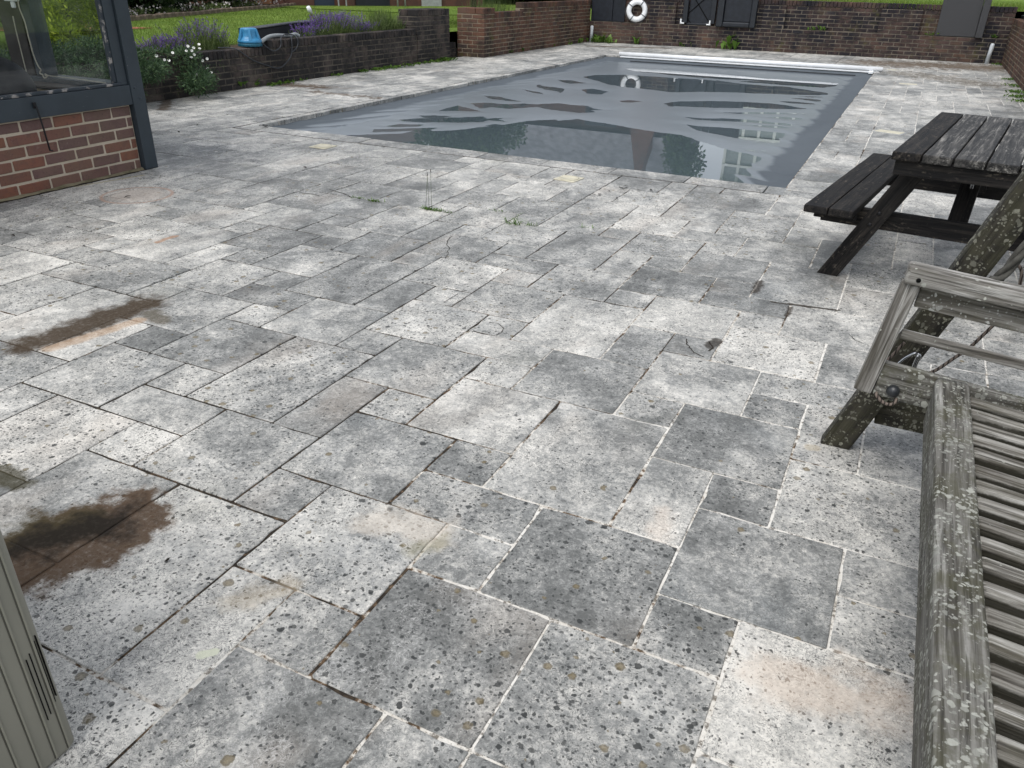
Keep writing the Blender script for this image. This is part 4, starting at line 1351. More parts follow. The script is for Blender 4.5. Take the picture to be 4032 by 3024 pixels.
# ==================================================================== PICNIC TABLE
TA = math.radians(-7.5)
pc = (0.555, 5.316)
pt = thing('picnic_table', 'black stained wooden picnic table with attached bench seats beside the pool', 'picnic table', (pc[0], pc[1], 0), TA)
PT = PMAT[pt.name]
W_ = lambda x, y, z: PT @ Vector((x, y, z))
exv = PT.to_3x3() @ Vector((1, 0, 0))
eyv = PT.to_3x3() @ Vector((0, 1, 0))
for k in range(5):
    x_ = -0.292 + 0.146 * k
    plank('top_board', W_(x_, -0.90 + random.uniform(-.004, .004), 0.76), W_(x_, 0.88, 0.76), 0.137, 0.042, WOOD_BLACK if k == 0 else WOOD_WORN, pt, exv, 0.008, 2, 0.0015)
for s_ in (-1, 1):
    for x_ in (0.675, 0.541):
        plank('seat_board', W_(s_ * x_, -0.935, 0.43), W_(s_ * x_, 0.935, 0.43), 0.128, 0.042, WOOD_BLACK, pt, exv, 0.008, 2, 0.0015)
    for y_ in (-0.80, 0.80):
        plank('seat_cleat', W_(s_ * 0.70, y_, 0.388), W_(s_ * 0.48, y_, 0.388), 0.07, 0.04, WOOD_BLACK, pt, eyv, 0.005)
for y_ in (-0.66, 0.66):
    sg = 1 if y_ < 0 else -1
    for s_ in (-1, 1):
        a, b = Vector((s_ * 0.62, y_, -0.06)), Vector((s_ * 0.21, y_, 0.738))
        o = plank('leg', W_(*a), W_(*b), 0.105, 0.045, WOOD_BLACK, pt, exv, 0.005, 2)
        # cut the foot level with the ground
        inv = o.matrix_basis.inverted()
        me = o.data
        bm = bmesh.new()
        bm.from_mesh(me)
        mwl = PMAT[o.name]
        gp = mwl.inverted() @ Vector((0, 0, 0.001))
        gn = mwl.to_3x3().inverted() @ Vector((0, 0, 1))
        bmesh.ops.bisect_plane(bm, geom=list(bm.verts) + list(bm.edges) + list(bm.faces), plane_co=gp, plane_no=gn, clear_inner=True)
        bmesh.ops.holes_fill(bm, edges=[e for e in bm.edges if e.is_boundary], sides=0)
        bm.to_mesh(me)
        bm.free()
        for (zz_, dx) in ((0.405, 0.012), (0.335, -0.005)):
            px_ = s_ * (0.62 - (zz_ + 0.06) / 0.80 * 0.41 + dx * 0)
            obj('bolt', lathe_mesh('bolt', [(0.011, 0), (0.011, 0.004), (0.006, 0.008)], 12), IRON, o,
                PT @ Matrix.Translation((px_, y_ - sg * 0.0225, zz_)) @ Matrix.Rotation(sg * PI / 2, 4, 'X'))
    plank('seat_bearer', W_(-0.70, y_ + sg * 0.047, 0.355), W_(0.70, y_ + sg * 0.047, 0.355), 0.045, 0.105, WOOD_BLACK, pt, eyv, 0.005)
    plank('top_bearer', W_(-0.34, y_ - 0.0 * sg - 0.19 * sg, 0.70), W_(0.34, y_ - 0.19 * sg, 0.70), 0.045, 0.078, WOOD_BLACK, pt, eyv, 0.005)
    plank('top_bearer', W_(-0.30, y_ + sg * 0.047, 0.695), W_(0.30, y_ + sg * 0.047, 0.695), 0.045, 0.085, WOOD_BLACK, pt, eyv, 0.005)
    plank('brace', W_(0, y_ + sg * 0.10, 0.36), W_(0, sg * -0.12, 0.72), 0.10, 0.04, WOOD_BLACK, pt, exv, 0.005)
    for x_ in (-0.06, 0.12):
        obj('bolt', lathe_mesh('bolt', [(0.014, 0), (0.014, 0.005), (0.007, 0.010)], 12), IRON, pt,
            PT @ Matrix.Translation((x_, y_ + sg * 0.0245, 0.69)) @ Matrix.Rotation(sg * PI / 2, 4, 'X'))
tube('fixing_rod', [W_(0.02, -0.52, 0.70), W_(0.02, -0.50, 0.57)], 0.008, STEEL, pt)

# ==================================================================== HANGING SEAT ON ITS FRAME
ss = thing('hanging_bench', 'weathered grey hanging garden seat with lichen-covered front rail and slatted seat', 'swing seat', (0.75, 1.7, 0))
SY0, SY1 = 0.06, 2.45         # near and far end of the seat
TLT = math.radians(-5.0)      # seat falls towards its back


def S(x, y, z):               # seat coordinates: x back from the front, z above the rail axis
    return Vector((0.21 + x * math.cos(TLT) - z * math.sin(TLT), y, 0.40 + x * math.sin(TLT) + z * math.cos(TLT)))


for y_ in (SY0, SY1):
    plank('side_rail', S(0.0, y_ + 0.025, 0.0), S(0.62, y_ + 0.025, 0.0), 0.045, 0.112, WOOD_LICHEN, ss, (0, 1, 0), 0.008, 2, 0.0015)
    plank('arm_post', S(-0.032, y_ + 0.020, -0.055), S(-0.006, y_ + 0.020, 0.332), 0.055, 0.05, WOOD_GREY, ss, (1, 0, 0), 0.006, 2, 0.001)
    plank('armrest', S(-0.03, y_ + 0.02, 0.361), S(0.62, y_ + 0.02, 0.361), 0.075, 0.056, WOOD_GREY, ss, (0, 1, 0), 0.010, 2, 0.0015)
    plank('arm_board', S(0.024, y_ + 0.03, 0.295), S(0.60, y_ + 0.03, 0.295), 0.022, 0.074, WOOD_LICHEN2, ss, (0, 1, 0), 0.004, 2, 0.001)
    plank('arm_rail', S(0.018, y_ + 0.03, 0.160), S(0.60, y_ + 0.03, 0.160), 0.022, 0.030, WOOD_GREY, ss, (0, 1, 0), 0.004, 2, 0.001)
    plank('back_post', S(0.63, y_ + 0.02, -0.05), S(0.80, y_ + 0.02, 0.66), 0.055, 0.05, WOOD_GREY, ss, (1, 0, 0), 0.006)
# front rail: deep rounded board
bm = bmesh.new()
prof = []
rw, rh, rad = 0.094, 0.15, 0.011
for a in np.linspace(PI, PI / 2, 7):
    prof.append((-rw / 2 + rad + rad * math.cos(a), rh / 2 - rad + rad * math.sin(a)))
for a in np.linspace(PI / 2, 0, 4):
    prof.append((rw / 2 - 0.008 + 0.008 * math.cos(a), rh / 2 - 0.008 + 0.008 * math.sin(a)))
prof += [(rw / 2, -rh / 2), (-rw / 2 + 0.006, -rh / 2), (-rw / 2, -rh / 2 + 0.006)]
LB = SY1 - SY0 - 0.01
nseg = 60
rows = []
for q in range(nseg + 1):
    xx = -LB / 2 + LB * q / nseg
    taper = 1.0
    if q in (0, nseg): taper = 0.93
    row = []
    for (a, b) in prof:
        nv = noise.noise_vector(Vector((xx * 5, a * 12, b * 12)))
        row.append(bm.verts.new((xx, (a + nv.x * 0.002) * taper, (b + nv.y * 0.0025) * taper)))
    rows.append(row)
for q in range(nseg):
    for k in range(len(prof)):
        k2 = (k + 1) % len(prof)
        bm.faces.new((rows[q][k], rows[q + 1][k], rows[q + 1][k2], rows[q][k2]))
bm.faces.new(rows[0])
bm.faces.new(rows[-1][::-1])
bmesh.ops.recalc_face_normals(bm, faces=bm.faces)
xb_, yb_, zb_ = 0.415, (SY0 + SY1) / 2 - 0.005, 0.382
mwB = Matrix(((0, 1, 0, xb_), (-1, 0, 0, yb_), (0, 0, 1, zb_), (0, 0, 0, 1)))
mwB = Matrix(((0, 1, 0, xb_), (1, 0, 0, yb_), (0, 0, 1, zb_), (0, 0, 0, 1)))
obj('front_rail', bm_mesh('front_rail', bm, True), WOOD_LICHEN, ss, mwB)
y_ = SY0 + 0.05
while y_ < SY1 - 0.02:
    w_ = random.uniform(0.042, 0.048)
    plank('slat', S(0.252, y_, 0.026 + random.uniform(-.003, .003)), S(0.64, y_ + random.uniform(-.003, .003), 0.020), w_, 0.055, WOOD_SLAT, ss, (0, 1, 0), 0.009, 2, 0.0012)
    y_ += 0.084
for x_ in (0.36, 0.56):
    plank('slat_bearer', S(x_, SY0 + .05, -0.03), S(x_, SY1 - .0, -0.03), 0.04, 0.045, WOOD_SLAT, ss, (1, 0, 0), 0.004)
k = 0
for z_ in np.linspace(0.12, 0.62, 6):
    plank('back_slat', S(0.66 + z_ * 0.21, SY0 + .03, z_), S(0.66 + z_ * 0.21, SY1 - .0, z_), 0.02, 0.06, WOOD_GREY, ss, (1, 0, 0), 0.004)
kn = S(0.055, SY1, -0.022)
bm = bmesh.new()
bmesh.ops.create_uvsphere(bm, u_segments=20, v_segments=12, radius=0.021)
obj('bolt_cap', bm_mesh('bolt_cap', bm, True), simple('cap_black', (0.02, 0.022, 0.025), 0.35), ss, Matrix.Translation((kn.x, kn.y - 0.008, kn.z)))
hs_ = S(-0.012, SY1 - 0.018, 0.352)
obj('screw_hole', lathe_mesh('screw_hole', [(0.007, 0), (0.007, 0.002)], 12), BLACK, ss, Matrix.Translation((hs_.x + 0.02, hs_.y, hs_.z)) @ Matrix.Rotation(PI / 2, 4, 'X'))

fr = thing('swing_stand', 'lichen-spotted dark timber A-frame carrying the hanging seat', 'swing stand', (0.9, 1.6, 0))
HX, HZ = 0.86, 1.90
for (y_, lab) in ((2.70, 1), (-0.19, 2)):
    for (xa, xb2) in ((0.135, HX - 0.04), (1.60, HX + 0.06)):
        d_ = Vector((xb2 - xa, 0, HZ))
        o = plank('frame_leg', Vector((xa, y_, 0)) - d_ * 0.05, (xb2, y_, HZ), 0.098, 0.072, WOOD_LEG, fr, (1, 0, 0), 0.008, 2, 0.001)
        bm = bmesh.new()
        bm.from_mesh(o.data)
        mwl = PMAT[o.name]
        bmesh.ops.bisect_plane(bm, geom=list(bm.verts) + list(bm.edges) + list(bm.faces), plane_co=mwl.inverted() @ Vector((0, 0, 0.001)), plane_no=mwl.to_3x3().inverted() @ Vector((0, 0, 1)), clear_inner=True)
        bmesh.ops.holes_fill(bm, edges=[e for e in bm.edges if e.is_boundary], sides=0)
        bm.to_mesh(o.data)
        bm.free()
    plank('cross_beam', (0.245, y_ + 0.03, 0.162), (1.50, y_ + 0.03, 0.162), 0.045, 0.105, WOOD_LEG, fr, (0, 1, 0), 0.006)
plank('ridge_beam', (HX, -0.40, HZ + 0.05), (HX, 2.90, HZ + 0.05), 0.09, 0.10, WOOD_LEG, fr, (1, 0, 0), 0.008)


# rope from the beam to the seat (three twisted strands)
def rope(name, ctrl, rad, parent, twist=24.0, strands=3):
    base = curve_pts(ctrl, 60)
    vs, fs = [], []
    for s_ in range(strands):
        pts = []
        for q, p in enumerate(base):
            tdir = Vector(base[min(q + 1, len(base) - 1)]) - Vector(base[max(q - 1, 0)])
            tdir.normalize()
            e1 = tdir.cross(Vector((0, 1, 0.2))).normalized()
            e2 = tdir.cross(e1)
            a = twist * q / len(base) * 2 * PI / 6 + s_ * 2 * PI / strands
            pts.append(Vector(p) + (e1 * math.cos(a) + e2 * math.sin(a)) * rad * 0.55)
        v, f = tube_data(pts, rad * 0.55, 6)
        b = len(vs)
        vs += v
        fs += [tuple(b + q for q in x) for x in f]
    return obj(name, mesh(name, vs, fs, True), ROPE, parent)


yr = SY1 + 0.06
r0 = bp(3888, 1125, y=yr)
r1 = bp(4040, 975, y=yr)
rope('hanging_rope', [r0 - [0.06, 0, 0.08], r0, r1, (HX - 0.1, 2.5, 1.6), (HX, 2.5, HZ)], 0.017, fr)


def cord(ctrl, rad, parent):
    base = curve_pts(ctrl, 70)
    v, f = tube_data(base, rad, 6)
    return obj('cord', mesh('cord', v, f, True), CORD, parent)


def make_cord():
    t = NT('flecked_cord')
    p = t.world()
    w = t.n('TexWave', {'Vector': p, 'Scale': 26.0, 'Distortion': 2.0, 'Detail': 1.0}, wave_type='BANDS', bands_direction='X')
    c = t.mix(t.step(w, 0.55, 0.8), (0.16, 0.13, 0.11), (0.03, 0.025, 0.022))
    return t.bsdf(c, 0.85, 0.2)


CORD = make_cord()
zs7 = lambda a, b, yy: bp(3100 + a * .5425, 950 + b * .5425, y=yy)
tie = thing('tie_cord', 'thin flecked cord looped round seat end and frame leg', 'cord', (0.3, 2.5, 0.3))
cord([zs7(1500, 605, 2.62), zs7(1330, 765, 2.60), zs7(1200, 855, 2.58), zs7(1080, 935, 2.55), zs7(985, 970, 2.53), zs7(900, 990, 2.52)], 0.0052, tie)
cord([zs7(850, 735, 2.60), zs7(780, 810, 2.60), zs7(700, 885, 2.58)], 0.0052, tie)
cord([zs7(640, 1095, 2.435), zs7(660, 1135, 2.425), zs7(700, 1172, 2.42), zs7(750, 1185, 2.42), zs7(785, 1165, 2.43), zs7(790, 1140, 2.44)], 0.0055, tie)
cord([zs7(1640, 165, 2.56), zs7(1690, 190, 2.56), zs7(1700, 260, 2.56), zs7(1670, 370, 2.56)], 0.0055, tie)
hk_ = thing('tent_pegs', 'two bright bent steel pegs hooked on the frame leg behind the seat', 'pegs', (0.3, 2.58, 0.4))
for (a, b, c_) in (((790, 900), (860, 845), (935, 808)), ((905, 935), (925, 880), (950, 825))):
    tube('peg', curve_pts([zs7(*a, 2.57), zs7(*b, 2.57), zs7(*c_, 2.57)], 10), 0.0042, STEEL, hk_, 8)
tube('peg', curve_pts([zs7(925, 930, 2.57), zs7(945, 880, 2.57), zs7(967, 835, 2.57), zs7(945, 815, 2.57)], 10), 0.0035, STEEL, hk_, 8)

# ==================================================================== BEIGE CABINET
cb = thing('plastic_cabinet', 'beige ribbed plastic cabinet with narrow vent slots standing by the dark stain', 'cabinet', (-1.55, 0.2, 0))
CH, cxr, cyr = 0.98, -1.245, 0.535
fp = []
R_c = 0.022
x0c, x1c, y0c, y1c = -2.05, cxr, -0.35, cyr
for (cx, cy, a0) in ((x1c - R_c, y1c - R_c, 0), (x0c + R_c, y1c - R_c, PI / 2), (x0c + R_c, y0c + R_c, PI), (x1c - R_c, y0c + R_c, 1.5 * PI)):
    for a in np.linspace(a0, a0 + PI / 2, 7):
        fp.append((cx + R_c * math.cos(a), cy + R_c * math.sin(a)))
n = len(fp)
vs, fs = [], []
for z_, k_ in ((0.0, 0.985), (0.012, 1.0), (CH - 0.02, 1.0), (CH, 0.98)):
    mx, my = (x0c + x1c) / 2, (y0c + y1c) / 2
    vs += [(mx + (x - mx) * k_, my + (y - my) * k_, z_) for x, y in fp]
for l in range(3):
    for q in range(n):
        p = (q + 1) % n
        fs.append((l * n + q, l * n + p, (l + 1) * n + p, (l + 1) * n + q))
fs.append(tuple(range(3 * n, 4 * n)))
obj('casing', mesh('casing', vs, fs), BEIGE, cb)
for k, y_ in enumerate([0.509, 0.479, 0.444, 0.405] + list(np.arange(0.366, y0c + 0.03, -0.039))):
    box('groove', (x1c - 0.004, y_ - 0.0016, 0.012), (x1c + 0.0008, y_ + 0.0016, CH - 0.03), BEIGE_DARK, cb, 0)
    box('rib', (x1c - 0.002, y_ + 0.0016, 0.012), (x1c + 0.0030, y_ + 0.006, CH - 0.03), BEIGE, cb, 0.001)
for (y_, z0_, z1_) in ((0.491, 0.121, 0.296), (0.500, 0.130, 0.305), (0.516, 0.151, 0.325), (0.5215, 0.163, 0.335)):
    box('vent_slot', (x1c - 0.003, y_ - 0.0008, z0_), (x1c + 0.0022, y_ + 0.0008, z1_), BLACK, cb, 0)


# ==================================================================== GARDEN BEYOND
def sheet(name, x0, y0, x1, y1, z, mat, nx=2, ny=2):
    xs_, ys_ = np.linspace(x0, x1, nx), np.linspace(y0, y1, ny)
    vs = [(x, y, z) for y in ys_ for x in xs_]
    fs = [(j * nx + i, j * nx + i + 1, (j + 1) * nx + i + 1, (j + 1) * nx + i) for j in range(ny - 1) for i in range(nx - 1)]
    return tag(obj(name, mesh(name, vs, fs), mat), kind='structure')


# ground far around (under everything), lawn terraces
sheet('ground', -300, -300, 300, 300, -0.95, LAWN)
sheet('lawn', -80, -40, xw - 0.21, 22.7, 0.50, LAWN)
sheet('upper_lawn', -80, 22.705, 60, 120, 0.52, LAWN)
v = [(-8.6, 22.70, 1.10), (60, 22.70, 1.10), (60, 31, 1.25), (-8.6, 31, 1.25), (-8.6, 140, 1.6), (60, 140, 1.6), (-40, 140, 1.6), (-40, 40, 1.3)]
tag(obj('bank', mesh('bank', v, [(0, 1, 2, 3), (3, 2, 5, 4), (7, 3, 4, 6)]), LAWN), kind='structure')
sheet('side_ground', 2.0, -20, 60, 22.69, 0.55, LAWN)
sheet('lawn_edge', xw - 0.209, 15.98, -8.605, 22.7, 0.502, LAWN)
sheet('garden_bed', xw - 1.1, 5.0, xw - 0.215, 14.0, 0.506, SOIL)


def blades(name, n, region, hmin, hmax, width, stops_mat, z, bias=None, lean=0.35):
    """tri blades scattered over region(u,v)->(x,y)"""
    xy = region(n)
    n = len(xy)
    h = rng.uniform(hmin, hmax, n)
    a = rng.uniform(0, 2 * PI, n)
    le = rng.uniform(0, lean, n) * h
    la = rng.uniform(0, 2 * PI, n)
    dx, dy = np.cos(a) * width / 2, np.sin(a) * width / 2
    b0 = np.stack([xy[:, 0] - dx, xy[:, 1] - dy, np.full(n, z)], 1)
    b1 = np.stack([xy[:, 0] + dx, xy[:, 1] + dy, np.full(n, z)], 1)
    tp = np.stack([xy[:, 0] + np.cos(la) * le, xy[:, 1] + np.sin(la) * le, z + h], 1)
    vs = np.stack([b0, b1, tp], 1).reshape(-1, 3)
    fs = np.arange(3 * n).reshape(-1, 3)
    return fast_mesh(name, vs, fs, attr=rng.uniform(0, 1, n))


GRASS_M = make_leaf('grass_blade', [(0.0, (0.09, 0.16, 0.02)), (0.5, (0.145, 0.22, 0.03)), (0.85, (0.19, 0.26, 0.05)), (1.0, (0.29, 0.31, 0.11))], 0.6, 0.4)


def lawn_region(n):
    # denser near the camera, clear of the planted bed
    u = rng.uniform(0, 1, n) ** 1.6
    x = xw - 0.9 - u * 16.0
    y = rng.uniform(3.5, 32, n)
    return np.stack([x, y], 1)


o = obj('grass', blades('grass', 110000, lawn_region, 0.02, 0.055, 0.012, None, 0.50), GRASS_M)
tag(o, 'short mown lawn grass behind the low garden wall', 'grass', kind='stuff')


def bank_region(n):
    return np.stack([rng.uniform(-8.5, 6, n), rng.uniform(22.72, 25.5, n)], 1)


o = obj('grass', blades('bank_grass', 16000, bank_region, 0.05, 0.22, 0.014, None, 1.10, lean=0.6), GRASS_M)
tag(o, 'longer rough grass along the top of the back wall', 'grass', kind='stuff')


# ---- leaf clouds
def leaf_cloud(name, centres, radii, n, size, mat_attr=True, aspect=2.2, droop=0.0, shell=0.55, squash=None, flat=False):
    """leaf quads (two tris as one quad) spread through several ellipsoids"""
    centres, radii = np.asarray(centres, float), np.asarray(radii, float)
    wts = radii.prod(1)
    wts = wts / wts.sum()
    k = rng.choice(len(centres), n, p=wts)
    d = rng.normal(size=(n, 3))
    d /= np.linalg.norm(d, axis=1)[:, None]
    rr_ = shell + (1 - shell) * rng.uniform(0, 1, n) ** 0.6
    rr_ = rr_ * rng.uniform(0.85, 1.12, n)
    p = centres[k] + d * radii[k] * rr_[:, None]
    # leaf axes
    ax = d + rng.normal(scale=0.7, size=(n, 3))
    ax[:, 2] -= droop
    ax /= np.linalg.norm(ax, axis=1)[:, None]
    sd_ = np.cross(ax, rng.normal(size=(n, 3)))
    sd_ /= np.linalg.norm(sd_, axis=1)[:, None] + 1e-9
    s = size * rng.uniform(0.55, 1.35, n)
    L = ax * s[:, None]
    Wd = sd_ * (s / aspect)[:, None] * 0.5
    q0, q1, q2, q3 = p, p + L * 0.45 + Wd, p + L, p + L * 0.45 - Wd
    vs = np.stack([q0, q1, q2, q3], 1).reshape(-1, 3)
    fs = np.arange(4 * n).reshape(-1, 4)
    att = np.clip(0.5 + 0.25 * rng.normal(size=n) + 0.25 * (rng.uniform(0, 1, len(centres))[k] - 0.5), 0, 1)
    return fast_mesh(name, vs, fs, attr=att)


def blob_set(c, r, n, spread=0.75, rs=(0.35, 0.6)):
    c, r = np.array(c, float), np.array(r, float)
    cs, rd = [], []
    for _ in range(n):
        d = rng.normal(size=3)
        d /= np.linalg.norm(d)
        cs.append(c + d * r * spread * rng.uniform(0.3, 1.0))
        rd.append(r * rng.uniform(*rs))
    return cs, rd


JUNIPER = make_leaf('juniper_green', [(0.0, (0.018, 0.042, 0.020)), (0.5, (0.042, 0.085, 0.036)), (0.85, (0.080, 0.14, 0.055)), (1.0, (0.12, 0.18, 0.075))], 0.6, 0.2)
YELLOW = make_leaf('golden_conifer', [(0.0, (0.10, 0.15, 0.008)), (0.4, (0.22, 0.30, 0.014)), (0.8, (0.40, 0.47, 0.03)), (1.0, (0.52, 0.56, 0.06))], 0.6, 0.35)
HEDGE = make_leaf('hedge_green', [(0.0, (0.012, 0.028, 0.010)), (0.5, (0.028, 0.055, 0.016)), (0.85, (0.055, 0.095, 0.022)), (1.0, (0.09, 0.14, 0.035))], 0.5, 0.25)
TREE_L = make_leaf('tree_green', [(0.0, (0.018, 0.045, 0.010)), (0.5, (0.035, 0.085, 0.016)), (0.85, (0.065, 0.13, 0.025)), (1.0, (0.10, 0.17, 0.04))], 0.45, 0.35)
WEED = make_leaf('weed_green', [(0.0, (0.045, 0.10, 0.015)), (0.5, (0.085, 0.17, 0.022)), (1.0, (0.15, 0.25, 0.05))], 0.5, 0.35)
LAVL = make_leaf('lavender_leaf', [(0.0, (0.05, 0.085, 0.02)), (0.5, (0.10, 0.15, 0.04)), (1.0, (0.18, 0.22, 0.09))], 0.6, 0.3)
LAVF = make_leaf('lavender_flower', [(0.0, (0.085, 0.035, 0.21)), (0.5, (0.16, 0.075, 0.36)), (1.0, (0.27, 0.15, 0.50))], 0.7, 0.25)
PETAL = simple('white_petal', (0.80, 0.80, 0.76), 0.6)
BARK = simple('tree_bark', (0.035, 0.028, 0.022), 0.9, 0.1, var=0.35, scale=14, bump=0.7)

# juniper spilling over the wall end: fans of sprays
ju = thing('juniper_bush', 'dark green spreading juniper spilling over the wall end by the pool house', 'shrub', (-8.7, 7.1, 0))
cs, rd = [], []
for _ in range(110):
    y_ = rng.uniform(5.3, 8.25)
    x_ = rng.uniform(-9.9, -8.35)
    top = (0.70 if x_ > -9.0 else 0.50) - 0.22 * max(0, (y_ - 6.9)) - 0.32 * max(0, x_ + 8.9)
    z_ = rng.uniform(0.12, max(0.2, top)) if x_ > -8.8 else rng.uniform(0.46, max(0.50, top))
    cs.append((x_, y_, z_))
    rd.append((rng.uniform(0.14, 0.26), rng.uniform(0.16, 0.32), rng.uniform(0.09, 0.16)))
obj('foliage', leaf_cloud('foliage', cs, rd, 60000, 0.05, aspect=4.5, droop=-0.1, shell=0.35), JUNIPER, ju)
for k in range(7):
    a = cs[k * 8]
    tube('stem', curve_pts([(-9.0, 7.0, 0.45), ((a[0] - 9.0) / 2, (a[1] + 7.0) / 2, a[2] + 0.1), a], 10), 0.012, BARK, ju, 5)
# golden conifer behind
gc = thing('golden_conifer', 'bright yellow-green conifer seen through the pool house glass', 'shrub', (-10.85, 8.05, 0.5))
cs, rd = [], []
for _ in range(70):
    z_ = rng.uniform(0.6, 2.3)
    rr_ = 0.62 * (1 - (z_ - 0.5) / 3.6)
    a = rng.uniform(0, 2 * PI)
    q = rr_ * math.sqrt(rng.uniform(0, 1))
    cs.append((-10.85 + q * math.cos(a), 8.05 + q * math.sin(a), z_))
    rd.append((0.2, 0.2, 0.2))
obj('foliage', leaf_cloud('foliage', cs, rd, 22000, 0.07, aspect=3.0, droop=-0.5, shell=0.2), YELLOW, gc)
tube('trunk', [(-10.85, 8.05, 0.45), (-10.85, 8.05, 2.2)], [0.07, 0.02], BARK, gc)
# second dark shrub behind, seen through the side pane
sb = thing('dark_shrub', 'deep green leafy shrub behind the golden conifer', 'shrub', (-12.5, 6.0, 0.5))
cs, rd = blob_set((-12.6, 6.3, 1.6), (1.6, 2.4, 1.2), 16)
obj('foliage', leaf_cloud('foliage', cs, rd, 14000, 0.10, aspect=1.9, shell=0.4), HEDGE, sb)
tube('trunk', [(-12.6, 6.2, 0.45), (-12.6, 6.2, 1.6)], [0.07, 0.03], BARK, sb)
sb = thing('leafy_bush', 'mid green bush by the inner panes of the pool house', 'shrub', (-10.2, 4.6, 0.5))
cs, rd = blob_set((-10.4, 4.9, 1.2), (0.7, 0.9, 0.75), 12)
obj('foliage', leaf_cloud('foliage', cs, rd, 9000, 0.07, aspect=2.0, shell=0.4), YELLOW, sb)
tube('trunk', [(-10.4, 4.9, 0.45), (-10.4, 4.9, 1.2)], [0.04, 0.02], BARK, sb)

# daisies hanging from the juniper end
dz = thing('daisy_plant', 'white daisy plant trailing over the garden wall beside the juniper', 'flowers', (-8.75, 8.0, 0.4))
cs, rd = [], []
for _ in range(16):
    cs.append((-8.72 + rng.uniform(-0.1, 0.12), rng.uniform(7.7, 8.7), rng.uniform(0.12, 0.5)))
    rd.append((0.07, 0.16, 0.10))
obj('leaves', leaf_cloud('leaves', cs, rd, 350, 0.03, aspect=3.2, shell=0.1), HEDGE, dz)
zd8 = lambda a, b: bp(500 + a * .4724, b * .4724, x=-8.68)
for (a, b) in ((245, 465), (312, 500), (350, 505), (380, 440), (495, 425), (540, 422), (605, 405), (508, 385), (560, 455), (535, 478), (630, 505), (668, 490), (672, 572), (580, 615), (645, 620), (702, 605), (600, 370), (555, 400)):
    p = zd8(a, b)
    nrm_ = Vector((0.7, -0.5, 0.6 + rng.uniform(-.6, .7))).normalized()
    q_ = nrm_.to_track_quat('Z', 'Y').to_matrix().to_4x4()
    vs, fs = [(0, 0, 0)], []
    for k in range(9):
        a0 = 2 * PI * k / 9
        vs += [(0.003 * math.cos(a0 - .3), 0.003 * math.sin(a0 - .3), 0.002), (0.019 * math.cos(a0 - .3), 0.019 * math.sin(a0 - .3), 0.004), (0.019 * math.cos(a0 + .3), 0.019 * math.sin(a0 + .3), 0.004), (0.003 * math.cos(a0 + .3), 0.003 * math.sin(a0 + .3), 0.002)]
        fs.append((1 + 4 * k, 2 + 4 * k, 3 + 4 * k, 4 + 4 * k))
    fl = obj('flower', mesh('flower', vs, fs), PETAL, dz, Matrix.Translation(Vector(p)) @ q_)
    tube('stalk', curve_pts([(-8.74, p[1] - 0.12, max(0.2, p[2] - 0.18)), (p[0] - 0.05, p[1] - 0.04, p[2] - 0.04), p], 6), 0.003, LAVL, dz, 4)


# ---- lavender and other clumps behind the wall
def spikes(name, lab, cat, y0, y1, x0, x1, z0, n, h, flower, group=None, fl_frac=0.8, lean_y=0.0):
    t_ = thing(name, lab, cat, ((x0 + x1) / 2, (y0 + y1) / 2, z0), 0, group)
    px_ = rng.uniform(x0, x1, n)
    py_ = rng.uniform(y0, y1, n)
    prof_ = np.clip(np.sin(np.clip((py_ - y0) / (y1 - y0), 0, 1) * PI), 0.35, 1) ** 0.5
    hh = h * prof_ * rng.uniform(0.6, 1.1, n)
    lx, ly = rng.normal(0, 0.10, n), rng.normal(lean_y, 0.14, n)
    base = np.stack([px_, py_, np.full(n, z0)], 1)
    tip = base + np.stack([lx * hh / h, ly * hh / h, hh], 1)
    a = rng.uniform(0, PI, n)
    w = np.stack([np.cos(a), np.sin(a), np.zeros(n)], 1) * 0.005
    vs = np.stack([base - w, base + w, tip + w * 0.6, tip - w * 0.6], 1).reshape(-1, 3)
    obj('stems', fast_mesh('stems', vs, np.arange(4 * n).reshape(-1, 4), attr=rng.uniform(0, 1, n)), LAVL, t_)
    # leaves low down
    m = n * 3
    k = rng.integers(0, n, m)
    f_ = rng.uniform(0.0, 0.7, m)
    lp = base[k] + (tip - base)[k] * f_[:, None]
    dv = rng.normal(size=(m, 3)) * 0.035
    dv[:, 2] = np.abs(dv[:, 2]) + 0.02
    sv_ = np.cross(dv, rng.normal(size=(m, 3)))
    sv_ = sv_ / (np.linalg.norm(sv_, axis=1)[:, None] + 1e-9) * 0.004
    vs = np.stack([lp - sv_, lp + sv_, lp + dv * 1.4], 1).reshape(-1, 3)
    obj('leaves', fast_mesh('leaves', vs, np.arange(3 * m).reshape(-1, 3), attr=rng.uniform(0, 1, m)), LAVL, t_)
    if flower:
        sel = rng.uniform(0, 1, n) < fl_frac
        T, B = tip[sel], base[sel]
        kk = 14
        nf = len(T) * kk
        dirv = (T - B) / np.linalg.norm(T - B, axis=1)[:, None]
        fp_ = np.repeat(T, kk, 0) - np.repeat(dirv, kk, 0) * rng.uniform(-0.01, 0.085, nf)[:, None] + rng.normal(0, 0.0065, (nf, 3))
        u = rng.normal(size=(nf, 3))
        u /= np.linalg.norm(u, axis=1)[:, None]
        w2 = np.cross(u, rng.normal(size=(nf, 3)))
        w2 /= np.linalg.norm(w2, axis=1)[:, None] + 1e-9
        vs = np.stack([fp_ - u * 0.009, fp_ + w2 * 0.009, fp_ + u * 0.010], 1).reshape(-1, 3)
        obj('flower_spikes', fast_mesh('flower_spikes', vs, np.arange(3 * nf).reshape(-1, 3), attr=rng.uniform(0, 1, nf)), LAVF, t_)
    return t_


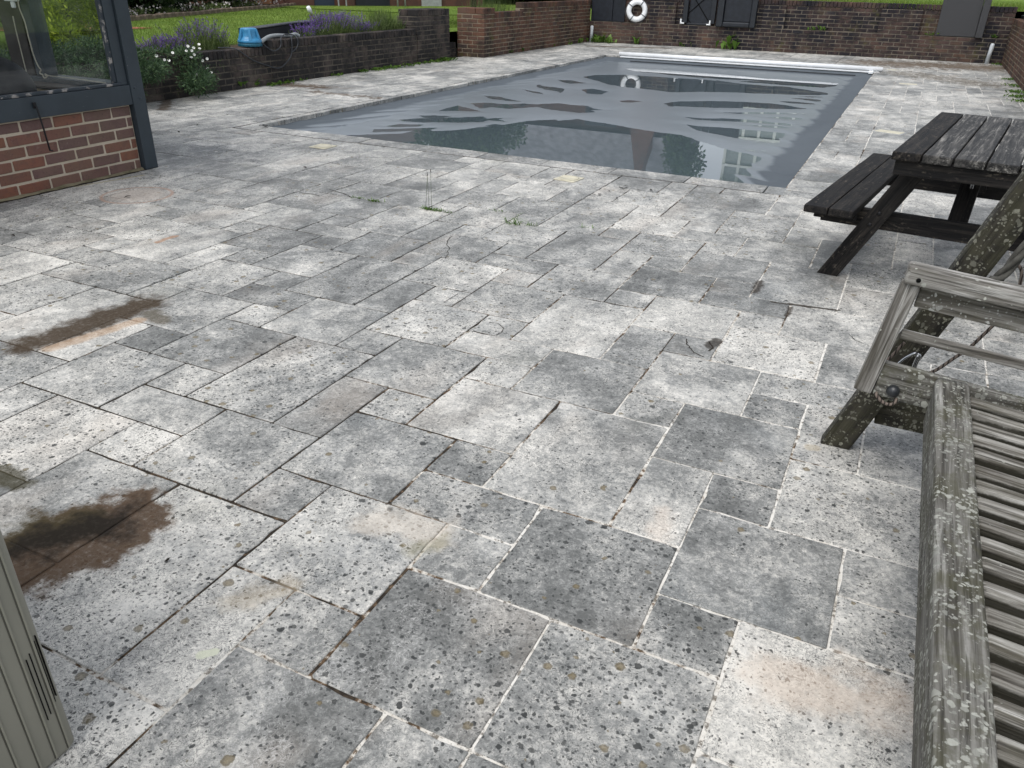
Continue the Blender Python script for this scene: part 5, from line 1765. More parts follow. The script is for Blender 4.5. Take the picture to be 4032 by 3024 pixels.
spikes('lavender_plant', 'tall thin lavender clump beside the blue pump on the wall', 'lavender', 8.35, 9.35, -9.45, -9.06, 0.50, 330, 0.42, True, fl_frac=0.55)
spikes('lavender_plant', 'low leaning lavender clump at the juniper end of the wall', 'lavender', 7.75, 8.5, -9.35, -9.06, 0.50, 200, 0.24, True, fl_frac=0.8)
spikes('lavender_plant', 'dense purple lavender clump in front of the black tank', 'lavender', 11.0, 12.95, -9.40, -9.06, 0.52, 620, 0.42, True, fl_frac=0.95)
spikes('green_clump', 'plain green spiky clump beside the dense lavender', 'plant', 12.85, 14.0, -9.40, -9.06, 0.52, 620, 0.44, False)

# ---- blue pump, hose and cable
pp_ = thing('sump_pump', 'blue plastic submersible pump standing on the low garden wall', 'pump', (-8.95, 9.57, 0.558))
PM = Matrix.Translation((-8.95, 9.57, 0.556))
obj('pump_base', lathe_mesh('pump_base', [(0.165, 0), (0.172, 0.01), (0.172, 0.04), (0.16, 0.05)], 28), PUMP_DARK, pp_, PM)
pbody = obj('pump_body', lathe_mesh('pump_body', [(0.170, 0.05), (0.174, 0.062), (0.172, 0.085), (0.155, 0.10), (0.135, 0.115), (0.122, 0.14), (0.117, 0.20), (0.118, 0.232), (0.112, 0.245), (0.095, 0.249)], 28), PUMP_BLUE, pp_, PM)
for k in range(6):
    a = k * PI / 3 + 0.3
    M2 = PM @ Matrix.Rotation(a, 4, 'Z')
    v = [(0.112, -0.014, 0.235), (0.112, 0.014, 0.235), (0.128, 0.014, 0.235), (0.128, -0.014, 0.235), (0.13, -0.02, 0.10), (0.13, 0.02, 0.10), (0.172, 0.02, 0.088), (0.172, -0.02, 0.088)]
    obj('pump_rib', mesh('pump_rib', v, [(0, 1, 2, 3), (0, 4, 5, 1), (1, 5, 6, 2), (2, 6, 7, 3), (3, 7, 4, 0), (4, 7, 6, 5)]), PUMP_BLUE, pbody, M2)
for k in range(16):
    a = k * 2 * PI / 16
    obj('strainer_foot', bm_mesh('strainer_foot', box_bm(0.012, 0.02, 0.03, 0.002, centre=(0.17, 0, 0.016))), PUMP_DARK, pp_, PM @ Matrix.Rotation(a, 4, 'Z'))
zh = lambda a, b, x: bp(850 + a * .3543, 60 + b * .3543, x=x)
HOSE = simple('ribbed_grey_hose', (0.24, 0.26, 0.265), 0.5, 0.4, var=0.1)
hpts = curve_pts([zh(495, 300, -8.86), zh(540, 268, -8.88), zh(600, 236, -8.92), zh(680, 225, -8.95), (zh(770, 228, -8.98)), zh(830, 226, -9.0), zh(880, 212, -9.0), zh(925, 232, -8.98)], 90)
tube('drain_hose', hpts, [0.027 + 0.0028 * (k % 2) for k in range(len(hpts))], HOSE, pp_, 12)
cabm = simple('black_cable', (0.02, 0.024, 0.03), 0.5)
tube('power_cable', curve_pts([zh(20, 362, -9.0), zh(150, 362, -8.9), zh(230, 380, -8.82), zh(320, 440, -8.79), zh(420, 505, -8.79), zh(560, 555, -8.79), zh(690, 590, -8.785), zh(770, 540, -8.79), zh(830, 460, -8.79), zh(845, 380, -8.79), zh(840, 260, -8.80), zh(830, 225, -8.9)], 80), 0.009, cabm, pp_, 8)
tube('power_cable', curve_pts([zh(505, 300, -8.80), zh(560, 350, -8.78), zh(640, 398, -8.785), zh(700, 370, -8.785), zh(722, 330, -8.785), zh(724, 250, -8.80), zh(760, 212, -8.92)], 40), 0.009, cabm, pp_, 8)
tube('power_cable', curve_pts([zh(845, 410, -8.785), zh(890, 370, -8.785), zh(912, 320, -8.785), zh(900, 250, -8.80), zh(850, 215, -8.93), zh(770, 212, -8.95)], 40), 0.009, cabm, pp_, 8)

# ---- black tank with chamfered end behind the wall
tk = thing('black_tank', 'low black box with a sloping end on the lawn behind the wall', 'tank', (-9.7, 11, 0.5))
xa, xc = -9.55, -10.15
y0_, y1_, y2_ = zh(562, 160, xa)[1], zh(850, 92, xa)[1], zh(1252, 85, xa)[1]
zt0, zt1 = zh(562, 160, xa)[2], zh(850, 92, xa)[2]
v = [(xa - 0.25, y0_, 0.5), (xa, y1_, 0.5), (xa, y2_, 0.5), (xc, y2_, 0.5), (xc, y0_, 0.5), (xa - 0.25, y0_, zt0), (xa, y1_, zt1), (xa, y2_, zt1 + 0.01), (xc, y2_, zt1), (xc, y0_, zt0)]
f = [(0, 1, 6, 5), (1, 2, 7, 6), (2, 3, 8, 7), (3, 4, 9, 8), (4, 0, 5, 9), (5, 6, 7, 8, 9)]
obj('tank_body', mesh('tank_body', v, f), BLACK_PL, tk)
v2 = [(p_[0] + (0.02 if i in (6, 7) else 0), p_[1], p_[2]) for i, p_ in enumerate(v)]
tube('rim', [(xa - 0.25, y0_, zt0), (xa, y1_, zt1), (xa, y2_, zt1 + 0.01)], 0.018, BLACK_PL, tk, 8)

# ---- small garden spotlight on a stake
gl = thing('stake_light', 'white headed garden light on a thin stake in the lawn', 'garden light', (-10.3, 12.2, 0.5))
zl = lambda a, b: bp(1000 + a * .669, b * .669, x=-10.2)
h0, h1, h2, h3 = zl(345, 175), zl(335, 75), zl(318, 40), zl(362, 130)
tube('stake', [(h0[0], h0[1], 0.48), h0, h1], 0.012, simple('rusty_stake', (0.16, 0.12, 0.09), 0.8), gl, 8)
tube('brace', [h1, h3], 0.010, simple('rusty_stake', (0.16, 0.12, 0.09), 0.8), gl, 8)
tube('lamp_head', [h1 + [0, .01, -.01], (h1 + h2) / 2, h2], [0.028, 0.042, 0.034], WHITE, gl, 14)

# ---- far left: bed edging, hedge, outbuilding
ed = thing('stone_edging', 'low stone edging of the flower bed below the hedge', 'edging', (-17, 17, 0.5))
e0, e1 = np.array([-15.6, 12.0]), np.array([-20.5, 24.4])
STONE = simple('edging_stone', (0.16, 0.125, 0.095), 0.9, 0.2, var=0.35, scale=6, bump=0.5)
nst = 34
for k in range(nst):
    a = e0 + (e1 - e0) * k / nst
    b = e0 + (e1 - e0) * (k + 0.93) / nst
    plank('edging_stone', (*a, 0.54), (*b, 0.54 + random.uniform(-.01, .01)), 0.16, random.uniform(0.09, 0.14), STONE, ed, (1, 0, 0), 0.02)
d_ = (e1 - e0) / np.linalg.norm(e1 - e0)
nl_ = np.array([-d_[1], d_[0]])
v = [(*(e0 + nl_ * 0.05), 0.56), (*(e1 + nl_ * 0.05), 0.56), (*(e1 + nl_ * 3.2), 0.60), (*(e0 + nl_ * 3.2), 0.60)]
tag(obj('flower_bed', mesh('flower_bed', v, [(0, 1, 2, 3)]), SOIL), kind='structure')
hd = thing('hedge', 'long dark green hedge behind the flower bed on the lawn', 'hedge', (*(e0 + nl_ * 1.6), 0.5))
cs, rd = [], []
for k in range(44):
    q = e0 + (e1 - e0) * rng.uniform(-0.5, 0.86) + nl_ * rng.uniform(0.75, 2.0)
    cs.append((q[0], q[1], rng.uniform(0.95, 2.3)))
    rd.append((rng.uniform(0.6, 0.95), rng.uniform(0.7, 1.1), rng.uniform(0.4, 0.7)))
obj('foliage', leaf_cloud('foliage', cs, rd, 46000, 0.13, aspect=2.0, shell=0.55), HEDGE, hd)
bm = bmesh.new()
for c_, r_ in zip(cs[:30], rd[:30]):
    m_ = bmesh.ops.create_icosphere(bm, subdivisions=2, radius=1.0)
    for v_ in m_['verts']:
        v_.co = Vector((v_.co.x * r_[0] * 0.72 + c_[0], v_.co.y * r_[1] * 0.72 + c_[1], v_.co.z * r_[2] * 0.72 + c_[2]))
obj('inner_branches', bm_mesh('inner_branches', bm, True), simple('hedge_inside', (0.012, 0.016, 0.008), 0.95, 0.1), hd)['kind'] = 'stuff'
# pale bedding flowers in front of the hedge
bf_ = thing('bedding_flowers', 'small pale flowers scattered along the bed below the hedge', 'flowers', (*(e0 + nl_ * 0.3), 0.56))
n = 380
q = e0[None, :] + (e1 - e0)[None, :] * rng.uniform(-0.1, 0.98, n)[:, None] + nl_[None, :] * rng.uniform(0.1, 0.7, n)[:, None]
zf = 0.56 + rng.uniform(0.02, 0.22, n)
u = rng.normal(size=(n, 3))
u /= np.linalg.norm(u, axis=1)[:, None]
w2 = np.cross(u, rng.normal(size=(n, 3)))
w2 /= np.linalg.norm(w2, axis=1)[:, None]
pc_ = np.stack([q[:, 0], q[:, 1], zf], 1)
vs = np.stack([pc_ - u * .028, pc_ + w2 * .028, pc_ + u * .028, pc_ - w2 * .028], 1).reshape(-1, 3)
obj('blooms', fast_mesh('blooms', vs, np.arange(4 * n).reshape(-1, 4)), simple('pale_bloom', (0.52, 0.48, 0.46), 0.7), bf_)['kind'] = 'stuff'
cs = [(*x, 0.62) for x in q[::12]]
obj('leaves', leaf_cloud('leaves', cs, [(0.2, 0.2, 0.08)] * len(cs), 3500, 0.06, shell=0.1), LAVL, bf_)

# outbuilding across the lawn
ob = thing('brick_outbuilding', 'long brick outbuilding with navy doors across the lawn', 'building', (-20, 27, 0.5))
b0, b1 = np.array([-22.6, 21.2]), np.array([-16.2, 30.3])
bd = (b1 - b0) / np.linalg.norm(b1 - b0)
bn = np.array([bd[1], -bd[0]])                      # towards the camera
BL = float(np.linalg.norm(b1 - b0))


def bwall(name, s0, s1, z0, z1, proud, mat, depth=0.2):
    a, b = b0 + bd * s0 + bn * proud, b0 + bd * s1 + bn * proud
    p0_ = (*((a) - bn * depth / 2), (z0 + z1) / 2)
    p1_ = (*((b) - bn * depth / 2), (z0 + z1) / 2)
    return plank(name, p0_, p1_, depth, z1 - z0, mat, ob, (bn[0], bn[1], 0), 0.01, 1)


def s_at(px):
    d = ray(px, 15)[:2]
    A = np.array([[bd[0], -d[0]], [bd[1], -d[1]]])
    s_, _ = np.linalg.solve(A, CAM[:2] - b0)
    return float(s_)


BW = make_brick_mat('outbuilding_brick', [(0.0, (0.12, 0.055, 0.04)), (1.0, (0.15, 0.075, 0.05))], (0.05, 0.035, 0.03), 0.5)
NAVY = simple('navy_paint', (0.018, 0.03, 0.055), 0.5)
TIMB = simple('orange_timber', (0.26, 0.12, 0.05), 0.6, var=0.25, scale=5)
GREYT = simple('grey_timber', (0.33, 0.34, 0.33), 0.7)
bwall('wall', -6, BL + 0.2, 0.45, 3.2, 0.0, BW)
for (a, b, nm, mt, z1, pr) in ((1000, 1072, 'timber_door', TIMB, 2.4, 0.06), (1238, 1315, 'navy_door', NAVY, 2.5, 0.06), (1400, 1535, 'dark_opening', BLACK_PL, 2.4, 0.02), (1658, 1735, 'fence_panel', GREYT, 1.5, 0.1)):
    bwall(nm, s_at(a), s_at(b), 0.5, z1, pr, mt, 0.08)
for (a, b) in ((1075, 1112), (1362, 1392)):
    bwall('brick_pier', s_at(a), s_at(b), 0.45, 3.0, 0.14, BW, 0.16)
for a in (1320, 1350):
    bwall('frame_upright', s_at(a), s_at(a + 5), 0.5, 1.4, 0.35, GREYT, 0.05)
bwall('frame_rail', s_at(1320), s_at(1355), 0.85, 0.90, 0.40, GREYT, 0.05)
r0_, r1_ = b0 - bd * 6, b1
plank('roof', (*(r0_ - bn * 1.2), 3.9), (*(r1_ - bn * 1.2), 3.9), 3.6, 0.16, simple('roof_tile_brown', (0.075, 0.05, 0.04), 0.8), ob, (bn[0], bn[1], -0.55), 0.02)
ch_ = thing('slatted_chair', 'pale grey wooden chair beside the outbuilding wall', 'chair', (*(b0 + bd * s_at(1555) + bn * 0.6), 0.5))
for a, hgt_ in ((1543, 1.35), (1572, 1.35)):
    q = b0 + bd * s_at(a) + bn * 0.6
    tube('leg', [(*q, 0.5), (*q, hgt_)], 0.03, GREYT, ch_, 6)
qa, qb = b0 + bd * s_at(1543) + bn * 0.6, b0 + bd * s_at(1572) + bn * 0.6
for z_ in (0.80, 1.05, 1.3):
    plank('rail', (*qa, z_), (*qb, z_), 0.05, 0.07, GREYT, ch_, (bn[0], bn[1], 0), 0.005)

# hose coils, bucket and pot by the outbuilding
tq = simple('turquoise_hose', (0.03, 0.30, 0.24), 0.5)
bl = simple('blue_hose', (0.03, 0.10, 0.30), 0.5)
for (px, py, rad_, mt, lab, gname) in ((868, 14, 0.32, tq, 'turquoise garden hose piled beside the outbuilding', 'garden_hose'), (925, 19, 0.30, bl, 'blue garden hose lying flat beside the turquoise one', 'garden_hose')):
    c = bp(px, py, z=0.5)
    pts = [(c[0] + rad_ * (1 + .12 * math.sin(k * .7)) * math.cos(k * .33), c[1] + rad_ * 1.3 * math.sin(k * .33), 0.53 + 0.0045 * k * (1.5 if mt is tq else .4)) for k in range(76)]
    o = tube(gname, pts, 0.028, mt, None, 6)
    tag(o, lab, 'hose', 'hoses by the outbuilding')
c = bp(855, 22, z=0.5)
o = obj('bucket', lathe_mesh('bucket', [(0.12, 0), (0.16, 0.24), (0.17, 0.25), (0.15, 0.25), (0.11, 0.03)], 20), PIPE_GREY, None, Matrix.Translation(Vector(c) + Vector((0, 0, 0.005))))
tag(o, 'grey bucket at the hedge end of the hose pile', 'bucket')
c = bp(972, 18, z=0.5)
o = obj('plant_pot', lathe_mesh('plant_pot', [(0.12, 0), (0.17, 0.28), (0.18, 0.30), (0.15, 0.30), (0.1, 0.05)], 20), simple('pot_white', (0.5, 0.49, 0.45), 0.6), None, Matrix.Translation(Vector(c) + Vector((0, 0, 0.005))))
tag(o, 'pale plant pot by the brick outbuilding wall', 'pot')
c = bp(200, 118, z=0.5)
vb = [(c[0] - 1.0, c[1] - 1.2, 0.512), (c[0] + 0.6, c[1] - 0.6, 0.512), (c[0] + 0.9, c[1] + 1.6, 0.512), (c[0] - 1.4, c[1] + 1.4, 0.512)]
tag(obj('clay_path', mesh('clay_path', vb, [(0, 1, 2, 3)]), simple('terracotta_soil', (0.24, 0.085, 0.04), 0.9, var=0.25)), kind='structure')


# ---- trees
def tree(name, lab, base, h, crown_c, crown_r, nb, nleaf, leaf, mat, rad=0.12):
    t_ = thing(name, lab, 'tree', base)
    bx, by, bz = base
    cs, rd = blob_set(crown_c, crown_r, nb, 0.8, (0.28, 0.5))
    tube('trunk', curve_pts([(bx, by, bz - 0.05), (bx + .05, by, bz + h * .3), (crown_c[0], crown_c[1], crown_c[2])], 12), list(np.linspace(rad, rad * 0.4, 12))[:len(curve_pts([(bx, by, bz - 0.05), (bx + .05, by, bz + h * .3), (crown_c[0], crown_c[1], crown_c[2])], 12))], BARK, t_, 10)
    for k in range(0, nb, 2):
        c_ = cs[k]
        tube('limb', curve_pts([(bx, by, bz + h * .35), ((bx + c_[0]) / 2, (by + c_[1]) / 2, (bz + h * .35 + c_[2]) / 2 + .1), c_], 8), [rad * .35 * (1 - .1 * q) for q in range(len(curve_pts([(0, 0, 0), (1, 0, 0), (2, 0, 0)], 8)))], BARK, t_, 6)
    obj('crown', leaf_cloud('crown', cs, rd, nleaf, leaf, aspect=1.8, shell=0.3, droop=0.4), mat, t_)
    return t_


tb_ = bp(1862, 30, z=0.5)
tree('small_tree', 'leafy green tree with low branches behind the wall opening', (tb_[0] * 0.62 + 0 * 1, tb_[1] * 0.62, 0.5), 2.2, (-10.3, 19.0, 1.95), (1.15, 1.9, 0.85), 20, 12000, 0.11, TREE_L, 0.09)
tl = thing('tall_grass', 'tall wispy grass clump above the stepped wall', 'plant', (-9.2, 18.2, 0.5))
n = 420
bx = np.stack([rng.uniform(-9.5, -8.75, n), rng.uniform(17.0, 18.3, n), np.full(n, 0.5)], 1)
tp = bx + np.stack([rng.normal(0, .12, n), rng.normal(0, .2, n), rng.uniform(0.45, 0.75, n)], 1)
ww = np.array([0.004, 0.004, 0])
vs = np.stack([bx - ww, bx + ww, tp], 1).reshape(-1, 3)
obj('blades', fast_mesh('blades', vs, np.arange(3 * n).reshape(-1, 3), attr=rng.uniform(0, 1, n)), LAVL, tl)


# ---- weeds along the walls and in the joints
def weed_mesh(n, L, spread, width, up=0.9):
    vs, fs, at = [], [], []
    for k in range(n):
        a = rng.uniform(0, 2 * PI)
        l = L * rng.uniform(0.5, 1.1)
        o_ = rng.normal(0, spread, 2)
        e = up * rng.uniform(0.6, 1.2)
        d = np.array([math.cos(a), math.sin(a)])
        s = np.array([-d[1], d[0]]) * width * l / L * 0.5
        p0 = np.array([o_[0], o_[1], 0.0])
        p1 = p0 + np.array([*(d * l * 0.4), l * 0.5 * e])
        p2 = p0 + np.array([*(d * l * 0.95), l * 0.62 * e])
        b = len(vs)
        vs += [p0, p1 - [*s, 0], p2, p1 + [*s, 0]]
        fs.append((b, b + 1, b + 2, b + 3))
        at.append(rng.uniform(0, 1))
    return fast_mesh('weed', vs, fs, attr=at)


ORD = 'first second third fourth fifth sixth seventh eighth ninth tenth eleventh twelfth thirteenth fourteenth fifteenth sixteenth seventeenth'.split()


def weeds(pxs, lab, grp, L, n, spread, width, along=None, up=1.0):
    for kk_, (px, py, sc_) in enumerate(pxs):
        p = bp(px, py, z=0)
        o = obj('weed', weed_mesh(int(n * sc_ ** .5) + 3, L * sc_, spread * sc_, width * sc_, up), WEED, None, Matrix.Translation((p[0], p[1], 0.0)))
        tag(o, lab % ORD[kk_], 'weed', grp)


w2x = lambda a, b: (500 + a * .6103, b * .6103)
weeds([(*w2x(455, 610), 1.5), (*w2x(612, 588), 0.7), (*w2x(700, 572), 1.25), (*w2x(815, 560), 1.1)], '%s broad-leaved upright weed below the pump wall counting from the daisies', 'weeds under the pump', 0.13, 14, 0.03, 0.06, up=1.3)
weeds([(*w2x(a, b), s_) for a, b, s_ in ((930, 552, 1), (985, 545, 1.1), (1040, 535, 1), (1100, 522, .9), (1340, 490, 1), (1365, 485, .8), (1520, 465, 1.1), (1600, 455, 1.1), (1640, 450, 1.2), (1690, 442, 1.1), (1735, 437, 1), (1820, 425, 1), (1880, 415, .9), (1930, 408, 1), (1990, 402, 1.2), (2040, 394, 1.5), (2070, 390, 1.4))],
      '%s small weed along the low wall foot counting from the pump', 'weeds along the low wall', 0.075, 26, 0.06, 0.035)
w3x = lambda a, b: (1750 + a * .5199, b * .5199)
weeds([(*w3x(a, b), s_) for a, b, s_ in ((270, 425, 1.2), (465, 405, 1), (540, 385, 1.5), (600, 378, 1.4), (680, 362, 1.6), (770, 352, 1.5), (810, 348, 1.4), (900, 336, 1.6), (985, 325, 1.8))],
      '%s leafy weed along the stepped wall foot counting from its pillar', 'weeds along the stepped wall', 0.10, 24, 0.07, 0.05, up=1.3)
weeds([(*w3x(a, b), s_) for a, b, s_ in ((1150, 323, 1.6), (1200, 325, 1.5), (1260, 328, 1.5), (1460, 335, 1.5), (1790, 352, 1.4), (1845, 355, 1), (1950, 358, 1.2), (2160, 374, 2.6))],
      '%s green weed at the back wall foot counting from the corner pipe', 'weeds along the back wall', 0.13, 18, 0.06, 0.05, up=1.6)
w4x = lambda a, b: (2800 + a * .557, b * .557)
weeds([(*w4x(a, b), s_) for a, b, s_ in ((700, 375, .8), (740, 370, .9), (2035, 460, 1.6), (2100, 565, 1.2), (2140, 610, 1.6), (2165, 655, 1.6), (2190, 690, 1.8), (2205, 720, 1.6))],
      '%s bright weed at the wall foot past the picnic table', 'weeds along the side wall', 0.035, 60, 0.06, 0.016, up=1.2)
# plants on the ledge of the back wall
for kk_, (a, b, s_) in enumerate(((725, 190, 1.0), (790, 200, 1.4), (1560, 228, 1.0), (2010, 245, 1.0))):
    p = bp(*w4x(a, b), y=22.36)
    o = obj('weed', weed_mesh(12, 0.12 * s_, 0.05, 0.05, 1.2), WEED, None, Matrix.Translation((p[0], 22.36, 0.535)))
    tag(o, '%s small plant rooted on the wall ledge counting towards the woven lounger' % ORD[kk_], 'weed', 'plants on the wall ledge')


def tuft(px, py, n, L, lab, stalks=0):
    p = bp(px, py, z=0)
    vs, fs, at = [], [], []
    for k in range(n):
        a, l = rng.uniform(0, 2 * PI), L * rng.uniform(0.4, 1.1)
        o_ = rng.normal(0, 0.018, 2) * [1.8, 0.5]
        e = rng.uniform(0.25, 1.3)
        d = np.array([math.cos(a), math.sin(a)])
        s = np.array([-d[1], d[0]]) * 0.0022
        p0 = np.array([*o_, 0.0])
        p1 = p0 + [*(d * l * .35), l * .5 * e]
        p2 = p0 + [*(d * l), l * .55 * e]
        b = len(vs)
        vs += [p0 - [*s, 0], p0 + [*s, 0], p1 + [*s, 0], p1 - [*s, 0], p2]
        fs += [(b, b + 1, b + 2, b + 3), (b + 3, b + 2, b + 4, b + 4)]
        at += [rng.uniform(0, 1)] * 2
    t_ = thing('grass_tuft', lab, 'grass tuft', (p[0], p[1], 0))
    me = mesh('blades', vs, [f_ if len(set(f_)) == 4 else f_[:3] for f_ in fs], attr=at)
    obj('blades', me, WEED, t_, PMAT[t_.name])
    for k in range(stalks):
        o_ = rng.normal(0, 0.02, 2) * [1.5, .4]
        top = Vector((p[0] + o_[0] + rng.uniform(-.03, .03), p[1] + o_[1], rng.uniform(0.22, 0.30)))
        tube('stalk', [(p[0] + o_[0], p[1] + o_[1], 0), top], 0.0014, LAVL, t_, 4)
        tube('seed_head', [top, top + Vector((0, 0, 0.022))], [0.003, 0.0016], BARK, t_, 5)


tuft(1474, 793, 70, 0.035, 'low mossy grass tuft in the joint nearest the paving crack')
tuft(1412, 781, 30, 0.025, 'tiny mossy tuft just before the paving crack')
tuft(1690, 826, 90, 0.04, 'grass tuft with tall thin seed stalks in a paving joint', 3)
tuft(1722, 830, 40, 0.035, 'small grass tuft close beside the seed stalks')
tuft(2022, 884, 34, 0.10, 'long bladed grass tuft spreading from a paving joint')
tuft(2092, 890, 14, 0.055, 'short sprig of grass past the long bladed tuft')
tuft(1958, 832, 14, 0.04, 'tiny dry tuft on the slab above the long bladed tuft')
tuft(2318, 898, 12, 0.05, 'thin dry sprig on the grey slab before the pool')
tuft(1762, 838, 14, 0.03, 'mossy speck of grass in the dark joint')

# fallen bits on the paving
LEAFM = simple('dead_leaf', (0.02, 0.017, 0.013), 0.8, 0.2)
for k, (px, py, s_) in enumerate(((2333, 772, 1.5), (2361, 769, 1.3), (2453, 745, 1.6), (2428, 783, 1.0), (2514, 753, 1.2), (2564, 752, 1.1), (2466, 735, .8), (2398, 755, .7), (1042, 501, 2.6), (704, 522, 1.1), (503, 779, 1.2), (1203, 662, 1.2), (662, 2211, 0.85), (50, 932, 1.0), (777, 495, .9), (2155, 1010, 0.0))):
    if s_ == 0: continue
    p = bp(px, py, z=0)
    vs, fs = [], []
    L = 0.022 * s_ * (1.0 if py < 1500 else 0.6)
    for q in range(7):
        a = q / 6
        w_ = 0.45 * L * math.sin(PI * min(0.97, max(.03, a)))
        h_ = 0.35 * L * math.sin(a * 2.5 + k)
        vs += [((a - .5) * 2 * L, -w_, 0.004 + abs(h_)), ((a - .5) * 2 * L, w_, 0.003 + abs(h_) * .6 + .3 * w_)]
        if q: fs.append((2 * q - 2, 2 * q - 1, 2 * q + 1, 2 * q))
    o = obj('fallen_leaf', mesh('fallen_leaf', vs, fs), LEAFM, None, Matrix.Translation((p[0], p[1], 0.002)) @ Matrix.Rotation(k * 1.7, 4, 'Z'))
    if k < 8:
        tag(o, ['small curled leaf beside the long one farthest from the pool', 'curled leaf next to the first in the scatter near the drain lid', 'largest curled black leaf in the scatter by the pool edge', 'single small leaf lying nearest the camera in the scatter', 'lone curled leaf past the largest one by the pool', 'last curled leaf of the scatter towards the picnic table', 'tiny leaf above the largest curled one', 'tiny leaf between the leaf pair and the largest one'][k], 'leaf', 'leaves scattered by the pool edge')
    else:
        lab = {8: 'black curled scrap on the coping at the pool corner', 9: 'dark leaf on the paving beside the slate blue post', 10: 'dark leaf lying in the round rust mark', 11: 'dark leaf on the pale slabs past the rust mark', 12: 'brown crumpled leaf near the black stain', 13: 'dark leaf below the pool house brickwork', 14: 'dark leaf on paving between post and pool corner'}[k]
        tag(o, lab, 'leaf')

# ==================================================================== THINGS ON THE BACK WALL
PANEL = simple('dark_navy_panel', (0.011, 0.014, 0.020), 0.5, 0.4, var=0.25, bump=0.15)
WEAVE = None


def make_weave():
    t = NT('grey_weave')
    p = t.objco()
    w = t.n('TexWave', {'Vector': p, 'Scale': 22.0, 'Distortion': 1.2, 'Detail': 2.0}, wave_type='BANDS', bands_direction='Z')
    w2_ = t.n('TexWave', {'Vector': p, 'Scale': 16.0, 'Distortion': 1.0, 'Detail': 2.0}, wave_type='BANDS', bands_direction='X')
    f = t.math('MULTIPLY', w, w2_)
    c = t.mix(f, (0.035, 0.036, 0.038), (0.075, 0.076, 0.080))
    return t.bsdf(c, 0.6, 0.35, 0, t.bump(f, 0.6, 0.006))


WEAVE = make_weave()
ZL = 0.537


def leaning(name, lab, x0, x1, h, y0=22.30, lean=0.10):
    return thing(name, lab, 'sun lounger', ((x0 + x1) / 2, y0, ZL), 0, 'loungers propped on the wall ledge')


def panel(t_, name, x0, x1, z0, z1, y0, y1, mat, lean=0.0, bev=0.012):
    b = box_bm(x1 - x0, y1 - y0, z1 - z0, bev, 2)
    c = Vector(((x0 + x1) / 2, (y0 + y1) / 2, (z0 + z1) / 2))
    mw = Matrix.Translation((0, 22.33, ZL)) @ Matrix.Rotation(lean, 4, 'X') @ Matrix.Translation((0, -22.33, -ZL)) @ Matrix.Translation(c)
    return obj(name, bm_mesh(name, b), mat, t_, mw)


# dark upright panel by the corner pipe
t_ = leaning('folded_lounger', 'plain black folded lounger propped on the ledge in the wall corner', -8.40, -7.42, 1.5)
panel(t_, 'panel', -8.38, -7.77, ZL, ZL + 1.5, 22.31, 22.38, PANEL)
panel(t_, 'side_flap', -7.765, -7.42, ZL - 0.005, ZL + 1.5, 22.33, 22.37, PANEL)
# lounger underside with crossed straps and white feet
t_ = leaning('folded_lounger', 'black lounger standing on end showing crossed straps and two white feet', -5.80, -4.95, 1.5)
panel(t_, 'panel', -5.66, -5.08, ZL + 0.02, ZL + 1.5, 22.37, 22.39, PANEL)
for x_ in (-5.80, -5.07):
    panel(t_, 'side_rail', x_, x_ + 0.12, ZL + 0.05, ZL + 1.5, 22.28, 22.38, BLACK_PL)
panel(t_, 'end_rail', -5.70, -5.06, ZL + 0.003, ZL + 0.05, 22.33, 22.38, BLACK_PL)
zq = lambda a, b: bp(2280 + a * .567, b * .567, y=22.36)
for (a, b) in (((740, 110), (935, -60)), ((800, -20), (905, 160)), ((735, 105), (775, 160))):
    p, q = zq(*a), zq(*b)
    plank('strap', p, q, 0.006, 0.022, BLACK, t_, (0, 1, 0), 0.001)
for (a, b) in ((712, 150), (912, 162)):
    p = zq(a, b)
    box('foot', (p[0] - 0.02, 22.27, p[2] - 0.03), (p[0] + 0.015, 22.36, p[2] + 0.07), WHITE, t_, 0.006)
    sg = 1 if a < 800 else -1
    box('foot_strut', (p[0] - 0.02 * sg, 22.27, p[2] - 0.045), (p[0] + 0.09 * sg, 22.30, p[2] - 0.015), WHITE, t_, 0.004)
# framed lounger beside it
t_ = leaning('folded_lounger', 'black lounger with raised border standing on end beside the strapped one', -4.92, -3.88, 1.5)
panel(t_, 'panel', -4.72, -4.05, ZL + 0.12, ZL + 1.5, 22.28, 22.34, PANEL)
panel(t_, 'border', -4.90, -4.73, ZL - 0.01, ZL + 1.5, 22.22, 22.36, BLACK_PL, bev=0.03)
panel(t_, 'border', -4.04, -3.90, ZL - 0.01, ZL + 1.5, 22.22, 22.36, BLACK_PL, bev=0.03)
panel(t_, 'border', -4.725, -4.045, ZL - 0.005, ZL + 0.115, 22.222, 22.355, BLACK_PL, bev=0.03)
# grey woven lounger
t_ = leaning('folded_lounger', 'grey woven lounger standing on end near the side wall', 0.25, 1.25, 1.5)
panel(t_, 'woven_panel', 0.27, 1.10, ZL + 0.003, ZL + 1.5, 22.30, 22.36, WEAVE)
panel(t_, 'woven_side', 1.105, 1.25, ZL - 0.004, ZL + 1.5, 22.24, 22.36, WEAVE)
